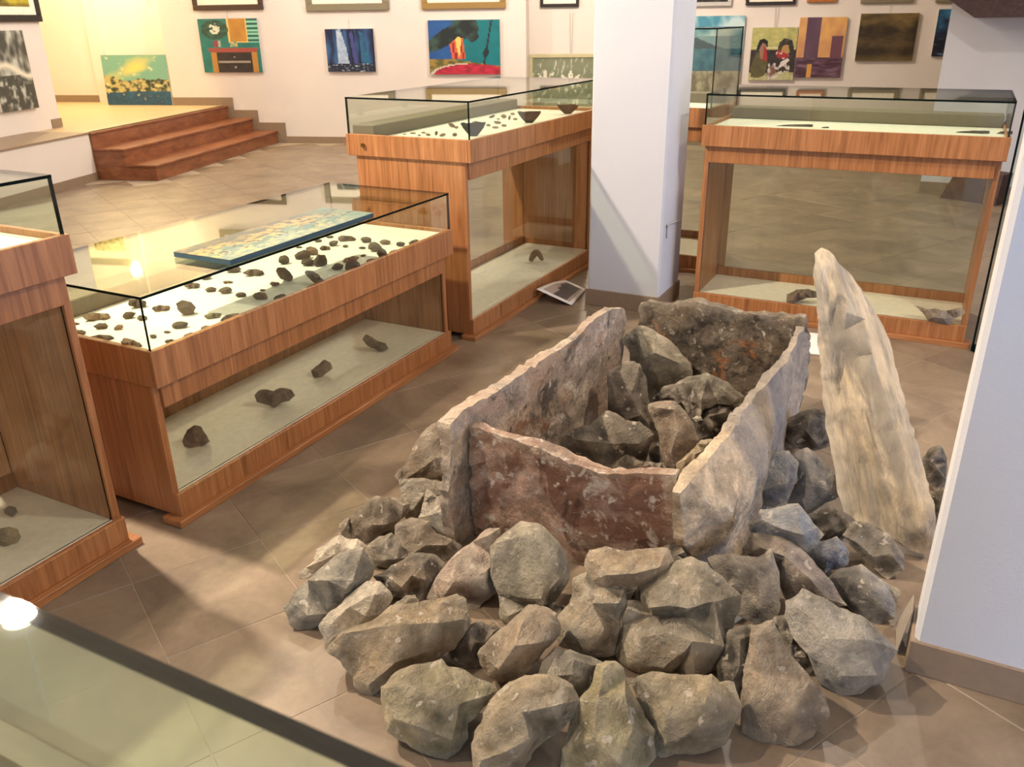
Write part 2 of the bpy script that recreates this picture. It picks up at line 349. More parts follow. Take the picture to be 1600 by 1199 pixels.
# ------------------------------------------------------------------ display cases
def display_case(loc, rz, L, D, zf0, zf1, zg, label, lock=None, ap=.09, DB=.54, strip=(.17, .045), smat=None):
    r = empty('display_case', loc, rz); tag(r, label, 'display case')
    ix, iy = .014, .045
    B = lambda n, a, b, m, bev=.002: box(n, a, b, m, r, bev)
    B('base_plank', (-.015, 0, 0), (L+.015, .09, .026), WOODH)
    B('plinth', (ix, iy-.02, .026), (L-ix, iy, .112), WOODV)
    B('back_plinth', (ix+.025, DB, 0), (L-ix-.025, DB+.02, .16), WOODV)
    B('end_panel', (ix, iy, .026), (ix+.025, D-.05, zf0), WOODV)
    B('end_panel', (L-ix-.025, iy, .026), (L-ix, D-.05, zf0), WOODV)
    B('shelf_floor', (ix+.025, iy, .09), (L-ix-.025, DB, .108), SHELF)
    B('apron', (ix+.025, iy-.012, zf0-ap), (L-ix-.025, iy+.008, zf0), WOODV)
    B('back_apron', (ix+.025, DB, zf0-ap), (L-ix-.025, DB+.02, zf0), WOODV)
    pane('front_glass', (ix+.026, iy+.010, .108), (L-ix-.026, iy+.015, zf0), r)
    pane('back_glass', (ix+.026, DB+.006, .16), (L-ix-.026, DB+.011, zf0-ap), r)
    B('fascia', (0, 0, zf0), (L, .022, zf1), WOODV); B('fascia', (0, D-.022, zf0), (L, D, zf1), WOODV)
    B('fascia', (0, .022, zf0), (.022, D-.022, zf1), WOODV); B('fascia', (L-.022, .022, zf0), (L, D-.022, zf1), WOODV)
    B('display_board', (.022, .022, zf0+.02), (L-.022, D-.022, zf1-.018), BOARD, 0)
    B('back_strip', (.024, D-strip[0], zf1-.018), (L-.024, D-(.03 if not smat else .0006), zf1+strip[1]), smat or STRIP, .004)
    t, g = .009, .009
    pane('glass_top', (g, g, zg-t), (L-g, D-g, zg), r, GTOP)
    z0 = zf1-.012
    for a, b in (((g+.001, g, z0), (L-g-.001, g+t-.001, zg-t)), ((g+.001, D-g-t+.001, z0), (L-g-.001, D-g, zg-t)),
                 ((g, g+t, z0), (g+t-.001, D-g-t, zg-t)), ((L-g-t+.001, g+t, z0), (L-g, D-g-t, zg-t))):
        pane('glass_side', a, b, r)
    if lock:
        bm = bmesh.new(); bmesh.ops.create_cone(bm, cap_ends=True, segments=14, radius1=.012, radius2=.009, depth=.014, matrix=Matrix.Translation(lock) @ Matrix.Rotation(math.pi/2, 4, 'Y'))
        obj('lock', bm, MATS.get('brass') or plain('brass', srgb(150, 120, 70), .35, 1.), r, 40)
    return r
SH = {}
SH['low'] = (1.672, 2.147); SH['mid'] = (3.70, 2.124)
display_case((1.672, 2.147, 0), 0, 1.86, .75, .522, .648, .827, 'low wooden glass-topped case full of dark stones, canvas lying on it', DB=.56)
display_case((3.70, 2.124, 0), 0, 1.72, .765, .943, 1.054, 1.238, 'tall wooden glass case with dark bowls, left of the middle pillar', (-.006, .13*5, 1.0))
display_case((-.20, 2.2, 0), 0, 1.725, .75, .94, 1.055, 1.222, 'tall wooden glass case cut by the left edge of the photo')
display_case((4.678, 1.237, 0), -math.pi/2, 1.47, .73, .95, 1.06, 1.221, 'tall wooden glass case right of the middle pillar, iron blades on top board', (1.476, .25, 1.0), DB=.465)
display_case((-.376, 1.35, 0), -math.pi/2, 2.1, .66, .94, 1.055, 1.22, 'nearest glass case, its top crossing the lower left corner', None, DB=.5, strip=(.032, .005), smat=plain('strip_shade', srgb(84, 70, 44), .5))  # dark strip stands in for shade on the fascia top
display_case((5.47, 2.05, 0), -math.pi/2, .66, .72, .95, 1.07, 1.536, 'case with a tall glass hood half hidden behind the middle pillar')
LOWZ, TALLZ = .630, 1.036

# ------------------------------------------------------------------ stones traced part by part, each with its own depth, thickness and foot
def resample(pts, step, jit, seed):
    out = []
    for i in range(len(pts)):
        a, b = pts[i], pts[(i+1) % len(pts)]; d = (b-a); n = max(1, int(d.length/step))
        pn = Vector((-d.y, d.x)).normalized() if d.length > 0 else Vector((0, 0))
        for k in range(n):
            t = k/n; p = a+d*t
            out.append(p+(pn*jit*noise.noise(Vector((p.x/step*.9, p.y/step*.9, seed))) if k else Vector((0, 0))))
    return out
def stone(name, outline, z0, color, front=None, thick=.6, mat=None, rough=1., cuts=3, zc=None, seed=None, ground=False):
    seed = seed if seed is not None else int(outline[0][0]*7+outline[0][1]*3) % 997
    rnd = random.Random(seed)
    bot = max(outline, key=lambda p: p[1]); p0 = onz(bot[0], bot[1], z0)
    cx = sum(p[0] for p in outline)/len(outline); cy = sum(p[1] for p in outline)/len(outline)
    n = -ray(cx, cy); ex = n.cross(UP).normalized()*-1; ey = n.cross(ex)*1
    if ey.z < 0: ey = -ey
    to2 = lambda p: Vector(((p-p0).dot(ex), (p-p0).dot(ey)))
    o2 = [to2(onp(x, y, p0, n)) for x, y in outline]
    xs = [p.x for p in o2]; ys = [p.y for p in o2]; size = math.sqrt((max(xs)-min(xs))*(max(ys)-min(ys)))
    o2 = resample(o2, size/6, size*.03*rough, seed)
    c2 = sum(o2, Vector((0, 0)))/len(o2); m = len(o2)
    if front is None:
        front2 = [(c2, rnd.uniform(.22, .34))]
        for k in range(5):
            q = o2[(k*m//5+rnd.randrange(max(1, m//6))) % m]; front2.append((c2.lerp(q, rnd.uniform(.45, .7)), rnd.uniform(.14, .28)))
    else:
        front2 = [(to2(onp(x, y, p0, n)), hh) for x, y, hh in front]
    coords = o2+[f[0] for f in front2]
    r = delaunay_2d_cdt(coords, [(i, (i+1) % m) for i in range(m)], [], 1, 1e-5)
    bm = bmesh.new(); V = []; eye = None
    for k, v in enumerate(r[0]):
        src = r[3][k]; hh = 0.
        for s in src:
            if s >= m: hh = front2[s-m][1]
        p = p0+ex*v.x+ey*v.y; dr = (CP-p).normalized(); V.append(bm.verts.new(p+dr*hh*size))
    for f in r[2]:
        try: bm.faces.new([V[i] for i in f])
        except ValueError: pass
    bnd = [e for e in bm.edges if len(e.link_faces) == 1]
    # back: shrunken ring and crown, pushed away from the viewer
    vd = -n
    ring = {}
    for e in bnd:
        for v in e.verts:
            if v not in ring:
                q = to2(v.co); q = c2+(q-c2)*rnd.uniform(.78, .9)
                p = p0+ex*q.x+ey*q.y+vd*size*thick*rnd.uniform(.38, .55)
                if ground and q.y < c2.y: p.z = zc
                ring[v] = bm.verts.new(p)
    pc = p0+ex*c2.x+ey*c2.y+vd*size*thick; vc = bm.verts.new(pc)
    for e in bnd:
        a, b = e.verts
        bm.faces.new((a, b, ring[b], ring[a])); bm.faces.new((ring[a], ring[b], vc))
    bmesh.ops.triangulate(bm, faces=[f for f in bm.faces if len(f.verts) > 3])
    bmesh.ops.recalc_face_normals(bm, faces=bm.faces)
    if cuts: bmesh.ops.subdivide_edges(bm, edges=bm.edges, cuts=cuts, use_grid_fill=True)
    bm.normal_update(); f1, f2 = 2.6/size, 8./size; off = Vector((seed*1.3, seed*.7, seed))
    mv = []
    for v in bm.verts:
        vo = noise.voronoi(v.co*(3.4/size)+off)[0]; vo2 = noise.voronoi(v.co*(9/size)+off)[0]
        d = noise.noise(v.co*f1+off)*.03+(vo[0]-.35)*.055+(vo2[0]-.3)*.022+noise.noise(v.co*f2*2.2+off)*.012
        mv.append(v.co+v.normal*(d*size*rough))
    z_min = zc if zc is not None else z0
    for v, c in zip(bm.verts, mv):
        v.co = c
        if v.co.z < z_min: v.co.z = z_min+(v.co.z-z_min)*.02
    foot = Vector((pc.x*.5+p0.x*.5, pc.y*.5+p0.y*.5, z_min))
    for v in bm.verts: v.co -= foot
    o = obj(name, bm, mat or ROCK, None, 32); o.location = foot; o.color = tuple(color)+(1,)
    return o

def slab(name, outline, p0, n, thick, color, mat, seed=1, rough=1., step=.04, zmin=None, relief=(), axis=None, bulge=None):
    """flat stone slab: outline (pixels) laid on its own plane, thickness away from the viewer, broken rim"""
    n = Vector(n).normalized(); p0 = Vector(p0)
    if n.dot(CP-p0) < 0: n = -n
    ex = n.cross(UP).normalized(); ey = ex.cross(n).normalized()
    to2 = lambda p: Vector(((p-p0).dot(ex), (p-p0).dot(ey)))
    o2 = [to2(onp(x, y, p0, n) if len(q) == 0 else Vector((x, y, q[0]))) for x, y, *q in outline]
    o2 = resample(o2, step*.6, .012*rough, seed); m = len(o2)
    xs = [p.x for p in o2]; ys = [p.y for p in o2]; inn = []
    gx = min(xs)
    while gx < max(xs):
        gy = min(ys)
        while gy < max(ys):
            q = Vector((gx+random.uniform(-.3, .3)*step, gy+random.uniform(-.3, .3)*step)); inside = False
            for i in range(m):
                a, b = o2[i], o2[(i+1) % m]
                if (a.y > q.y) != (b.y > q.y) and q.x < (b.x-a.x)*(q.y-a.y)/(b.y-a.y)+a.x: inside = not inside
            if inside and min((q-a).length for a in o2) > step*.5: inn.append(q)
            gy += step
        gx += step
    r = delaunay_2d_cdt(o2+inn, [(i, (i+1) % m) for i in range(m)], [], 1, 1e-5)
    rel = [([to2(onp(x, y, p0, n)) for x, y in pts], hh, wd_) for pts, hh, wd_ in relief]
    bl = ([to2(onp(x, y, p0, n)) for x, y in bulge[0]], bulge[1], bulge[2]) if bulge else None
    zp = to2(onp(bulge[3][0], bulge[3][1], p0, n)) if bulge else None
    def rh(q):
        t = 0.
        if bl:
            dm = 9.
            for a, b in zip(bl[0], bl[0][1:]):
                ab = b-a; tt = max(0, min(1, (q-a).dot(ab)/ab.length_squared)); dm = min(dm, (q-a-ab*tt).length)
            t += bl[1]*min(1, dm/bl[2])*min(1, (q-zp).length/.75)
        for pts, hh, wd_ in rel:
            dm = 9.
            for a, b in zip(pts, pts[1:]):
                ab = b-a; tt = max(0, min(1, (q-a).dot(ab)/ab.length_squared)); dm = min(dm, (q-a-ab*tt).length)
            t += hh*max(0, 1-dm/wd_)
        return t
    bm = bmesh.new(); F = []; Bk = []
    off = Vector((seed*3.7, seed, seed*2.1)); tv = Vector(thick)
    for k, v in enumerate(r[0]):
        p = p0+ex*v.x+ey*v.y; rim = any(s < m for s in r[3][k])
        vo = noise.voronoi(p*9+off)[0][0]
        d = (noise.noise(p*5+off)*.018+noise.noise(p*16+off)*.008+(vo-.35)*.018)*rough*(.5 if rim else 1)+rh(v)
        F.append(bm.verts.new(p+n*d)); d2_ = noise.noise(p*6-off)*.018*rough
        Bk.append(bm.verts.new(p+tv*(.8 if rim else 1)+n*d2_))
    for f in r[2]:
        try: bm.faces.new([F[i] for i in f]); bm.faces.new([Bk[i] for i in f][::-1])
        except ValueError: pass
    fb = {a: b for a, b in zip(F, Bk)}; fset = set(F)
    for e in [e for e in bm.edges if len(e.link_faces) == 1 and e.verts[0] in fset and e.verts[1] in fset]:
        a, b = e.verts; mids = []
        bm.faces.new((a, b, fb[b], fb[a]))
    bmesh.ops.recalc_face_normals(bm, faces=bm.faces)
    bmesh.ops.subdivide_edges(bm, edges=bm.edges, cuts=1, use_grid_fill=True)
    bm.normal_update()
    mv = [v.co+v.normal*(noise.noise(v.co*30+off)*.005+noise.noise(v.co*70+off)*.002)*rough for v in bm.verts]
    zs = []
    for v, c in zip(bm.verts, mv):
        v.co = c
        if zmin is not None and v.co.z < zmin: v.co.z = zmin
        zs.append(v.co.z)
    cxy = sum((v.co for v in bm.verts), Vector())/len(bm.verts); foot = Vector((cxy.x, cxy.y, min(zs)))
    Ra = Matrix.Identity(3)
    if axis is not None: Ra = Vector(axis).normalized().to_track_quat('Z', 'X').to_matrix()
    Ri = Ra.transposed()
    for v in bm.verts: v.co = Ri @ (v.co-foot)
    o = obj(name, bm, mat, None, 38); o.matrix_world = Matrix.Translation(foot) @ Ra.to_4x4(); o.color = tuple(color)+(1,); return o

# ---- the cist: four standing slabs and the lid
G = 'upright slabs of the stone cist'
XF = 2.075
o = slab('stone_slab', [(733, 668), (760, 676), (800, 686), (850, 702), (905, 726), (950, 742), (985, 741), (1030, 740), (1056, 741), (1056, 800), (1052, 880), (1050, 905), (1000, 930), (900, 925), (800, 905), (742, 880), (738, 790)],
         (XF, 0, 0), (1, 0, .05), (.05, 0, 0), srgb(212, 178, 158), SLAB_FRONT, 3, zmin=0)
tag(o, 'reddish brown front slab of the cist with white flecks', 'stone slab', G)
o = slab('stone_slab', [(704, 664), (722, 642), (760, 622), (800, 596), (850, 560), (895, 533), (930, 498), (958, 482), (978, 484), (980, 500), (972, 560), (966, 640), (940, 700), (880, 760), (800, 830), (733, 880), (716, 880), (704, 800)],
         (2.03, 1.235, .3), (.07, 1, 0), (.0, .05, 0), srgb(206, 186, 168), SLAB_LEFT, 5, zmin=0)
tag(o, 'long left slab of the cist with pink and grey inner face', 'stone slab', G)
o = slab('stone_slab', [(998, 478), (1012, 471), (1040, 477), (1085, 470), (1125, 480), (1150, 490), (1200, 493), (1257, 497), (1259, 520), (1263, 560), (1258, 610), (1240, 660), (1180, 665), (1080, 640), (1000, 620), (996, 540)],
         (3.38, 0, 0), (1, -.05, 0), (.055, 0, 0), srgb(120, 106, 90), SLAB_BACK, 9, 1.5, zmin=0)
tag(o, 'dark pitted back slab of the cist with an orange patch', 'stone slab', G)
o = slab('stone_slab', [(1064, 772), (1082, 745), (1110, 712), (1140, 672), (1160, 640), (1190, 610), (1215, 580), (1238, 545), (1256, 512), (1258, 540), (1250, 600), (1236, 650), (1200, 720), (1175, 780), (1150, 850), (1136, 900), (1118, 915), (1090, 890), (1068, 850)],
         (1.99, .505, .38), (.07, 1, 0), (.0, .035, 0), srgb(216, 192, 160), SLAB_RIGHT, 13, 1.1, zmin=0, bulge=([(1085, 905), (1068, 850), (1064, 772), (1082, 745), (1110, 712), (1160, 640), (1190, 610), (1215, 580), (1256, 512)], .09, .12, (1240, 590)))
tag(o, 'long right slab of the cist, cream end, cool light tinted into its grey outer face', 'stone slab', G)
BL, BR, TP = onz(1308, 798, .10), onz(1450, 868, .03), onX(1285, 397, 3.02)
nl = (BR-BL).cross(TP-BL).normalized()
if nl.dot(CP-BL) < 0: nl = -nl
o = slab('lid_slab', [(1273, 402), (1284, 393), (1296, 398), (1310, 418), (1326, 430), (1345, 455), (1362, 482), (1382, 520), (1394, 550), (1404, 600), (1418, 650), (1436, 710), (1450, 770), (1461, 810), (1460, 850), (1444, 868), (1420, 858), (1390, 840), (1365, 822), (1340, 817), (1318, 800), (1308, 770), (1302, 720), (1290, 670), (1285, 620), (1281, 560), (1278, 480), (1272, 440)],
         BL, nl, -nl*.05, srgb(182, 166, 142), SLAB_LID, 21, .8, zmin=0, axis=TP-(BL+BR)/2,
         relief=[([(1292, 410), (1312, 470), (1345, 545), (1372, 620), (1410, 710), (1446, 800)], .07, .13), ([(1276, 420), (1284, 520), (1292, 640), (1306, 740), (1316, 790)], .03, .05), ([(1300, 440), (1306, 520), (1312, 600)], -.02, .03), ([(1345, 640), (1385, 740), (1420, 830)], .025, .07)])
tag(o, 'tall pointed beige slab leaning beside the cist, orange right edge', 'stone slab')

# ---- loose rocks.  (crop, outline, foot z, colour, front points (x, y, height), thickness, label)
GR, TN, CRM, BRN, DK, PNK, BLU = srgb(142, 137, 126), srgb(162, 151, 134), srgb(214, 202, 182), srgb(136, 121, 103), srgb(98, 90, 80), srgb(188, 168, 152), srgb(138, 142, 150)  # BLU takes blue daylight into the colour, DK the shade of hollows
ROCKS = [
 ('A', [(85,1030),(150,940),(260,845),(370,760),(490,720),(540,820),(520,880),(430,960),(310,1060),(230,1140),(150,1140),(110,1110)], 0, GR, [(130,1010,.10),(310,890,.26),(435,890,.24),(480,760,.1),(200,1070,.22),(400,930,.25)], .5, 'long grey rock at the left tip of the pile, flat top'),
 ('A', [(150,860),(240,790),(250,730),(370,655),(460,680),(515,712),(500,740),(380,800),(260,850),(180,880)], 0, CRM, None, .5, 'cream rough rock half hidden behind the long grey one'),
 ('A', [(368,660),(375,600),(460,520),(560,455),(690,465),(732,490),(730,530),(640,620),(580,665),(500,692),(430,670)], 0, BRN, [(400,610,.12),(540,600,.24),(700,500,.14),(560,500,.1),(600,600,.22)], .5, 'flat tan rock lying at the left outer edge of the pile'),
 ('A', [(665,345),(700,300),(750,230),(790,150),(820,108),(860,70),(960,40),(1000,140),(1000,400),(930,392),(800,365),(690,375)], 0, BRN, [(760,330,.1),(830,170,.15),(860,260,.3),(900,330,.28)], .5, 'large brown rock leaning on the left slab of the cist'),
 ('A', [(680,368),(790,360),(930,385),(960,440),(900,480),(800,500),(820,580),(720,565),(690,455)], 0, TN, None, .5, 'small grey flat rock under the leaning brown one'),
 ('A', [(825,420),(870,455),(950,445),(1000,560),(1012,640),(965,692),(870,640),(830,590),(785,560),(810,480)], .02, CRM, [(840,450,.1),(880,540,.25),(960,600,.22)], .5, 'bright cream rock against the front end of the left slab'),
 ('A', [(655,600),(740,570),(830,590),(860,640),(1000,710),(980,760),(900,790),(760,780),(700,780),(665,690)], 0, BRN, None, .6, 'rough brown rock left of the front slab corner'),
 ('A', [(512,720),(570,665),(640,645),(690,700),(725,770),(660,830),(560,815),(520,780)], 0, TN, None, .6, 'small light knobbly rock above the dark hollow at left'),
 ('A', [(545,870),(640,820),(740,750),(860,755),(910,800),(850,960),(790,1010),(720,985),(650,965),(600,920)], 0, DK, None, .6, 'dark brown jagged rock in the hollow of the left heap'),
 ('A', [(825,1005),(870,880),(940,790),(1060,690),(1150,612),(1200,620),(1195,690),(1170,850),(1185,940),(1080,1035),(1020,1035),(1000,975),(900,990)], 0, PNK, [(1140,660,.15),(1120,850,.3),(960,900,.28),(1000,780,.22),(1120,930,.26)], .55, 'pinkish grey pointed rock left of the big flat-faced one'),
 ('P', [(770,855),(784,834),(815,818),(845,821),(872,846),(886,876),(889,905),(866,940),(852,955),(826,948),(797,975),(786,966),(779,930),(771,900)], 0, srgb(160,152,134), [(778,850,.10),(820,838,.16),(868,862,.14),(848,945,.2),(845,935,.22),(795,962,.16),(874,905,.16)], .45, 'big flat-faced grey rock standing before the front slab'),
 ('B', [(65,360),(110,310),(220,200),(340,112),(410,112),(480,160),(488,200),(430,285),(330,355),(200,410),(110,440)], 0, CRM, [(150,330,.1),(240,250,.24),(380,180,.2),(330,300,.25)], .55, 'cream pitted rock between the long grey and the big brown one'),
 ('B', [(95,440),(200,400),(370,335),(480,260),(640,238),(850,178),(892,210),(900,280),(922,330),(870,420),(830,485),(680,565),(510,655),(370,747),(310,722),(260,650),(160,530),(110,480)], 0, srgb(164,146,120), [(210,410,.08),(440,365,.24),(590,350,.24),(740,345,.2),(880,320,.1),(500,560,.28),(350,690,.12),(700,500,.2),(760,240,.08)], .5, 'largest front left rock, sunlit pale top and brown broad face'),
 ('B', [(480,250),(560,188),(612,180),(634,220),(600,250),(520,275)], .10, TN, None, .7, 'little tan rock wedged behind the largest front left rock'),
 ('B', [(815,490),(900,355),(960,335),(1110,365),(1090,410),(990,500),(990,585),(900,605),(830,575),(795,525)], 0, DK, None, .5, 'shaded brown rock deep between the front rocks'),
 ('B', [(972,520),(1050,420),(1180,320),(1260,248),(1340,246),(1412,290),(1438,400),(1350,485),(1270,595),(1180,665),(1100,675),(1030,625),(980,575)], .03, srgb(180,160,136), [(1010,520,.08),(1230,330,.2),(1390,330,.1),(1330,450,.22),(1090,600,.22),(1180,470,.3),(1170,620,.14)], .55, 'oblong speckled tan rock in the middle of the front'),
 ('B', [(420,860),(428,710),(510,648),(620,598),(760,556),(800,600),(900,618),(1020,680),(1072,730),(1062,780),(960,872),(912,912),(900,990),(830,1080),(790,1112),(690,1085),(560,1025),(450,960)], 0, srgb(168,156,126), [(450,720,.1),(570,720,.2),(730,785,.26),(870,800,.24),(1030,750,.08),(640,930,.3),(500,880,.2),(820,1000,.2),(760,620,.08)], .5, 'bulky olive grey rock at the front left beside the glass edge'),
 ('B', [(955,1050),(958,960),(1000,850),(1070,760),(1150,680),(1240,655),(1300,648),(1420,660),(1500,700),(1545,780),(1500,870),(1400,970),(1300,1065),(1240,1170),(1230,1230),(960,1230)], 0, srgb(176,160,134), [(1180,720,.15),(1300,690,.16),(1220,850,.3),(1260,1000,.3),(1440,800,.24),(1060,960,.22),(1100,1080,.26),(1000,1120,.2)], .5, 'angular tan rock at the bottom edge with a dark hollow face'),
 ('C', [(115,1230),(120,1150),(150,1000),(210,870),(270,800),(300,700),(380,685),(430,760),(500,870),(520,960),(582,1020),(584,1150),(540,1199),(500,1245),(300,1260)], 0, srgb(172,160,126), [(330,720,.12),(300,860,.24),(430,860,.2),(280,1050,.3),(470,1010,.24),(530,1060,.14),(400,1180,.3)], .5, 'tall pointed olive rock at the bottom centre, orange lower corner'),
 ('C', [(0,750),(20,680),(80,605),(240,648),(320,680),(295,720),(230,860),(190,900),(110,820)], 0, GR, None, .5, 'grey rock tucked behind the two bottom centre rocks'),
 ('C', [(90,450),(160,390),(170,330),(180,270),(245,240),(300,310),(430,320),(445,400),(405,480),(385,560),(372,640),(280,652),(180,622),(110,592),(85,500)], .02, srgb(178,162,138), [(230,290,.12),(270,390,.24),(400,390,.16),(330,520,.3),(160,520,.22),(280,610,.2)], .55, 'knobbly tan rock below the thin slab-like one'),
 ('C', [(235,190),(258,130),(340,113),(450,135),(560,122),(640,120),(675,180),(620,240),(540,302),(430,305),(330,312),(270,275)], .16, srgb(190,168,140), [(290,180,.12),(340,250,.3),(480,240,.34),(600,210,.25),(450,170,.2)], .6, 'bright flat-topped rock leaning on the front slab centre'),
 ('C', [(368,612),(420,500),(448,390),(520,395),(528,322),(620,240),(680,188),(760,175),(830,198),(900,270),(992,350),(992,430),(935,580),(905,720),(800,752),(680,738),(540,742),(450,722),(398,680)], 0, srgb(160,150,132), [(450,420,.14),(560,340,.16),(640,290,.2),(760,240,.16),(880,380,.24),(550,410,.29),(650,400,.30),(740,415,.32),(560,450,.15),(650,445,.14),(740,460,.18),(520,560,.27),(640,540,.32),(760,580,.36),(780,720,.26),(480,680,.18),(900,600,.2),(620,690,.24),(820,300,.22)], .55, 'largest stepped rock right before the cist, broken ledges'),
 ('C', [(455,770),(500,748),(680,738),(860,738),(900,778),(962,790),(1002,900),(992,960),(930,1082),(820,1122),(700,1122),(600,1145),(540,1105),(560,1000),(515,930),(485,840)], 0, srgb(168,154,128), [(540,790,.12),(700,800,.2),(860,800,.18),(640,930,.32),(820,900,.32),(640,1080,.22),(920,980,.22),(780,1010,.34)], .5, 'squarish olive grey rock at the front below the stepped one'),
 ('C', [(850,170),(950,148),(1020,152),(1090,160),(1156,113),(1182,220),(1192,430),(1142,485),(1090,495),(990,445),(990,360),(930,290)], .04, srgb(156,146,134), [(960,190,.08),(1080,225,.12),(1150,170,.04),(1100,380,.12),(960,300,.06)], .35, 'thin grey shard standing with a pointed upper corner'),
 ('P', [(1168,1010),(1172,975),(1206,972),(1222,1008),(1256,1046),(1284,1080),(1293,1118),(1268,1150),(1226,1166),(1190,1164),(1164,1142),(1158,1100)], 0, srgb(166,150,132), [(1180,1000,.12),(1190,1060,.24),(1176,1095,.2),(1240,1110,.28),(1262,1070,.14),(1250,1140,.16)], .55, 'triangular tan rock at the right front with a dark lower face'),
 ('D', [(325,850),(330,780),(400,733),(452,760),(580,820),(660,860),(740,930),(787,980),(752,1070),(722,1112),(640,1152),(540,1158),(460,1112),(428,1000),(370,930)], 0, srgb(190,184,176), [(380,810,.12),(450,860,.18),(490,935,.3),(640,940,.3),(700,1080,.18),(560,1080,.26),(720,960,.12),(440,1000,.14)], .55, 'large pale rock at the far right front, blue-lit broken face'),
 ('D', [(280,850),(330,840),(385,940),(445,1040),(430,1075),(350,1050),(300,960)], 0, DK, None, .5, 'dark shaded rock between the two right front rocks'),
 ('D', [(160,600),(165,560),(200,508),(290,512),(380,560),(440,620),(520,700),(584,800),(500,815),(430,780),(340,770),(295,700),(285,620),(240,600)], .06, srgb(140,126,116), [(230,560,.14),(330,600,.22),(430,690,.2),(340,700,.14),(500,770,.1)], .4, 'long brown slanting rock right of the cist'),
 ('D', [(185,470),(230,410),(380,392),(432,450),(487,510),(462,550),(410,574),(350,540),(270,520),(190,515)], .18, BLU, [(240,450,.16),(370,430,.12),(400,510,.24),(300,480,.2)], .5, 'daylight-tinted bluish rock with a bright lower edge above the slanting one'),
 ('D', [(172,320),(220,200),(270,168),(345,170),(384,220),(372,300),(322,404),(240,385),(188,352)], .10, BLU, [(240,240,.14),(345,215,.12),(330,300,.3),(240,330,.2)], .5, 'daylight-tinted bluish angular rock beside the outer face of the right slab'),
 ('D', [(345,195),(420,158),(500,220),(532,280),(552,350),(480,392),(420,428),(345,385),(370,270)], .06, srgb(136,134,134), [(410,210,.12),(440,300,.24),(500,330,.14),(400,370,.18)], .5, 'broad bluish rock next to the leaning lid'),
 ('D', [(405,595),(440,550),(540,518),(592,580),(584,635),(520,655),(490,670),(430,625)], .02, srgb(128,132,142), None, .5, 'small daylight-tinted blue-grey rock low among the right hand heap'),
 ('D', [(565,512),(610,458),(660,460),(752,510),(812,600),(812,655),(750,695),(680,635),(620,575)], 0, srgb(124,116,104), [(640,490,.14),(690,600,.2),(620,540,.22),(760,590,.16)], .5, 'dark rock under the foot of the leaning lid'),
 ('D', [(508,690),(540,658),(640,636),(700,682),(792,740),(772,850),(710,875),(640,852),(580,790)], 0, srgb(148,142,134), None, .5, 'grey rough rock before the right pillar'),
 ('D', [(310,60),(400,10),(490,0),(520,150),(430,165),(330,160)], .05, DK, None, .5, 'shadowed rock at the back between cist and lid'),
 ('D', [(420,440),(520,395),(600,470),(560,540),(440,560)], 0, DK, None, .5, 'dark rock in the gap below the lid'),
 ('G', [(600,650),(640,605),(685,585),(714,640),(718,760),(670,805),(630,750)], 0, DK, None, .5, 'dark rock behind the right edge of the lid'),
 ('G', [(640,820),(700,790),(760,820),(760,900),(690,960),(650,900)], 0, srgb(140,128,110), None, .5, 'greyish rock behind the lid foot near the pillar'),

 ('P', [(962,915),(1000,912),(1004,950),(985,965),(966,950)], .02, srgb(70,62,54), None, .25, 'added dark filler rock for the shade under the bright flat-topped rock'),  # from here dark fillers, added to stand in for shade in the gaps
 ('P', [(1120,1040),(1140,985),(1175,975),(1185,1060),(1165,1110),(1130,1100)], 0, DK, None, .3, 'added dark filler rock for the shade between stepped and triangular rocks'),
 ('P', [(838,958),(866,942),(884,948),(880,985),(850,990)], 0, srgb(80,72,62), None, .25, 'added dark filler rock for the shade under the flat-faced rock'),
 ('P', [(1030,870),(1060,820),(1075,880),(1120,885),(1135,915),(1060,930)], .05, DK, None, .3, 'added dark filler rock for the shade at the corner of front and right slabs'),
]
for (k, pts, z0, c, fr, th, lb) in ROCKS:
    o = stone('rock', cr(k, pts), z0, c, cr(k, fr) if fr else None, th*.95)
    tag(o, lb, 'rock', 'loose rocks heaped around the cist')
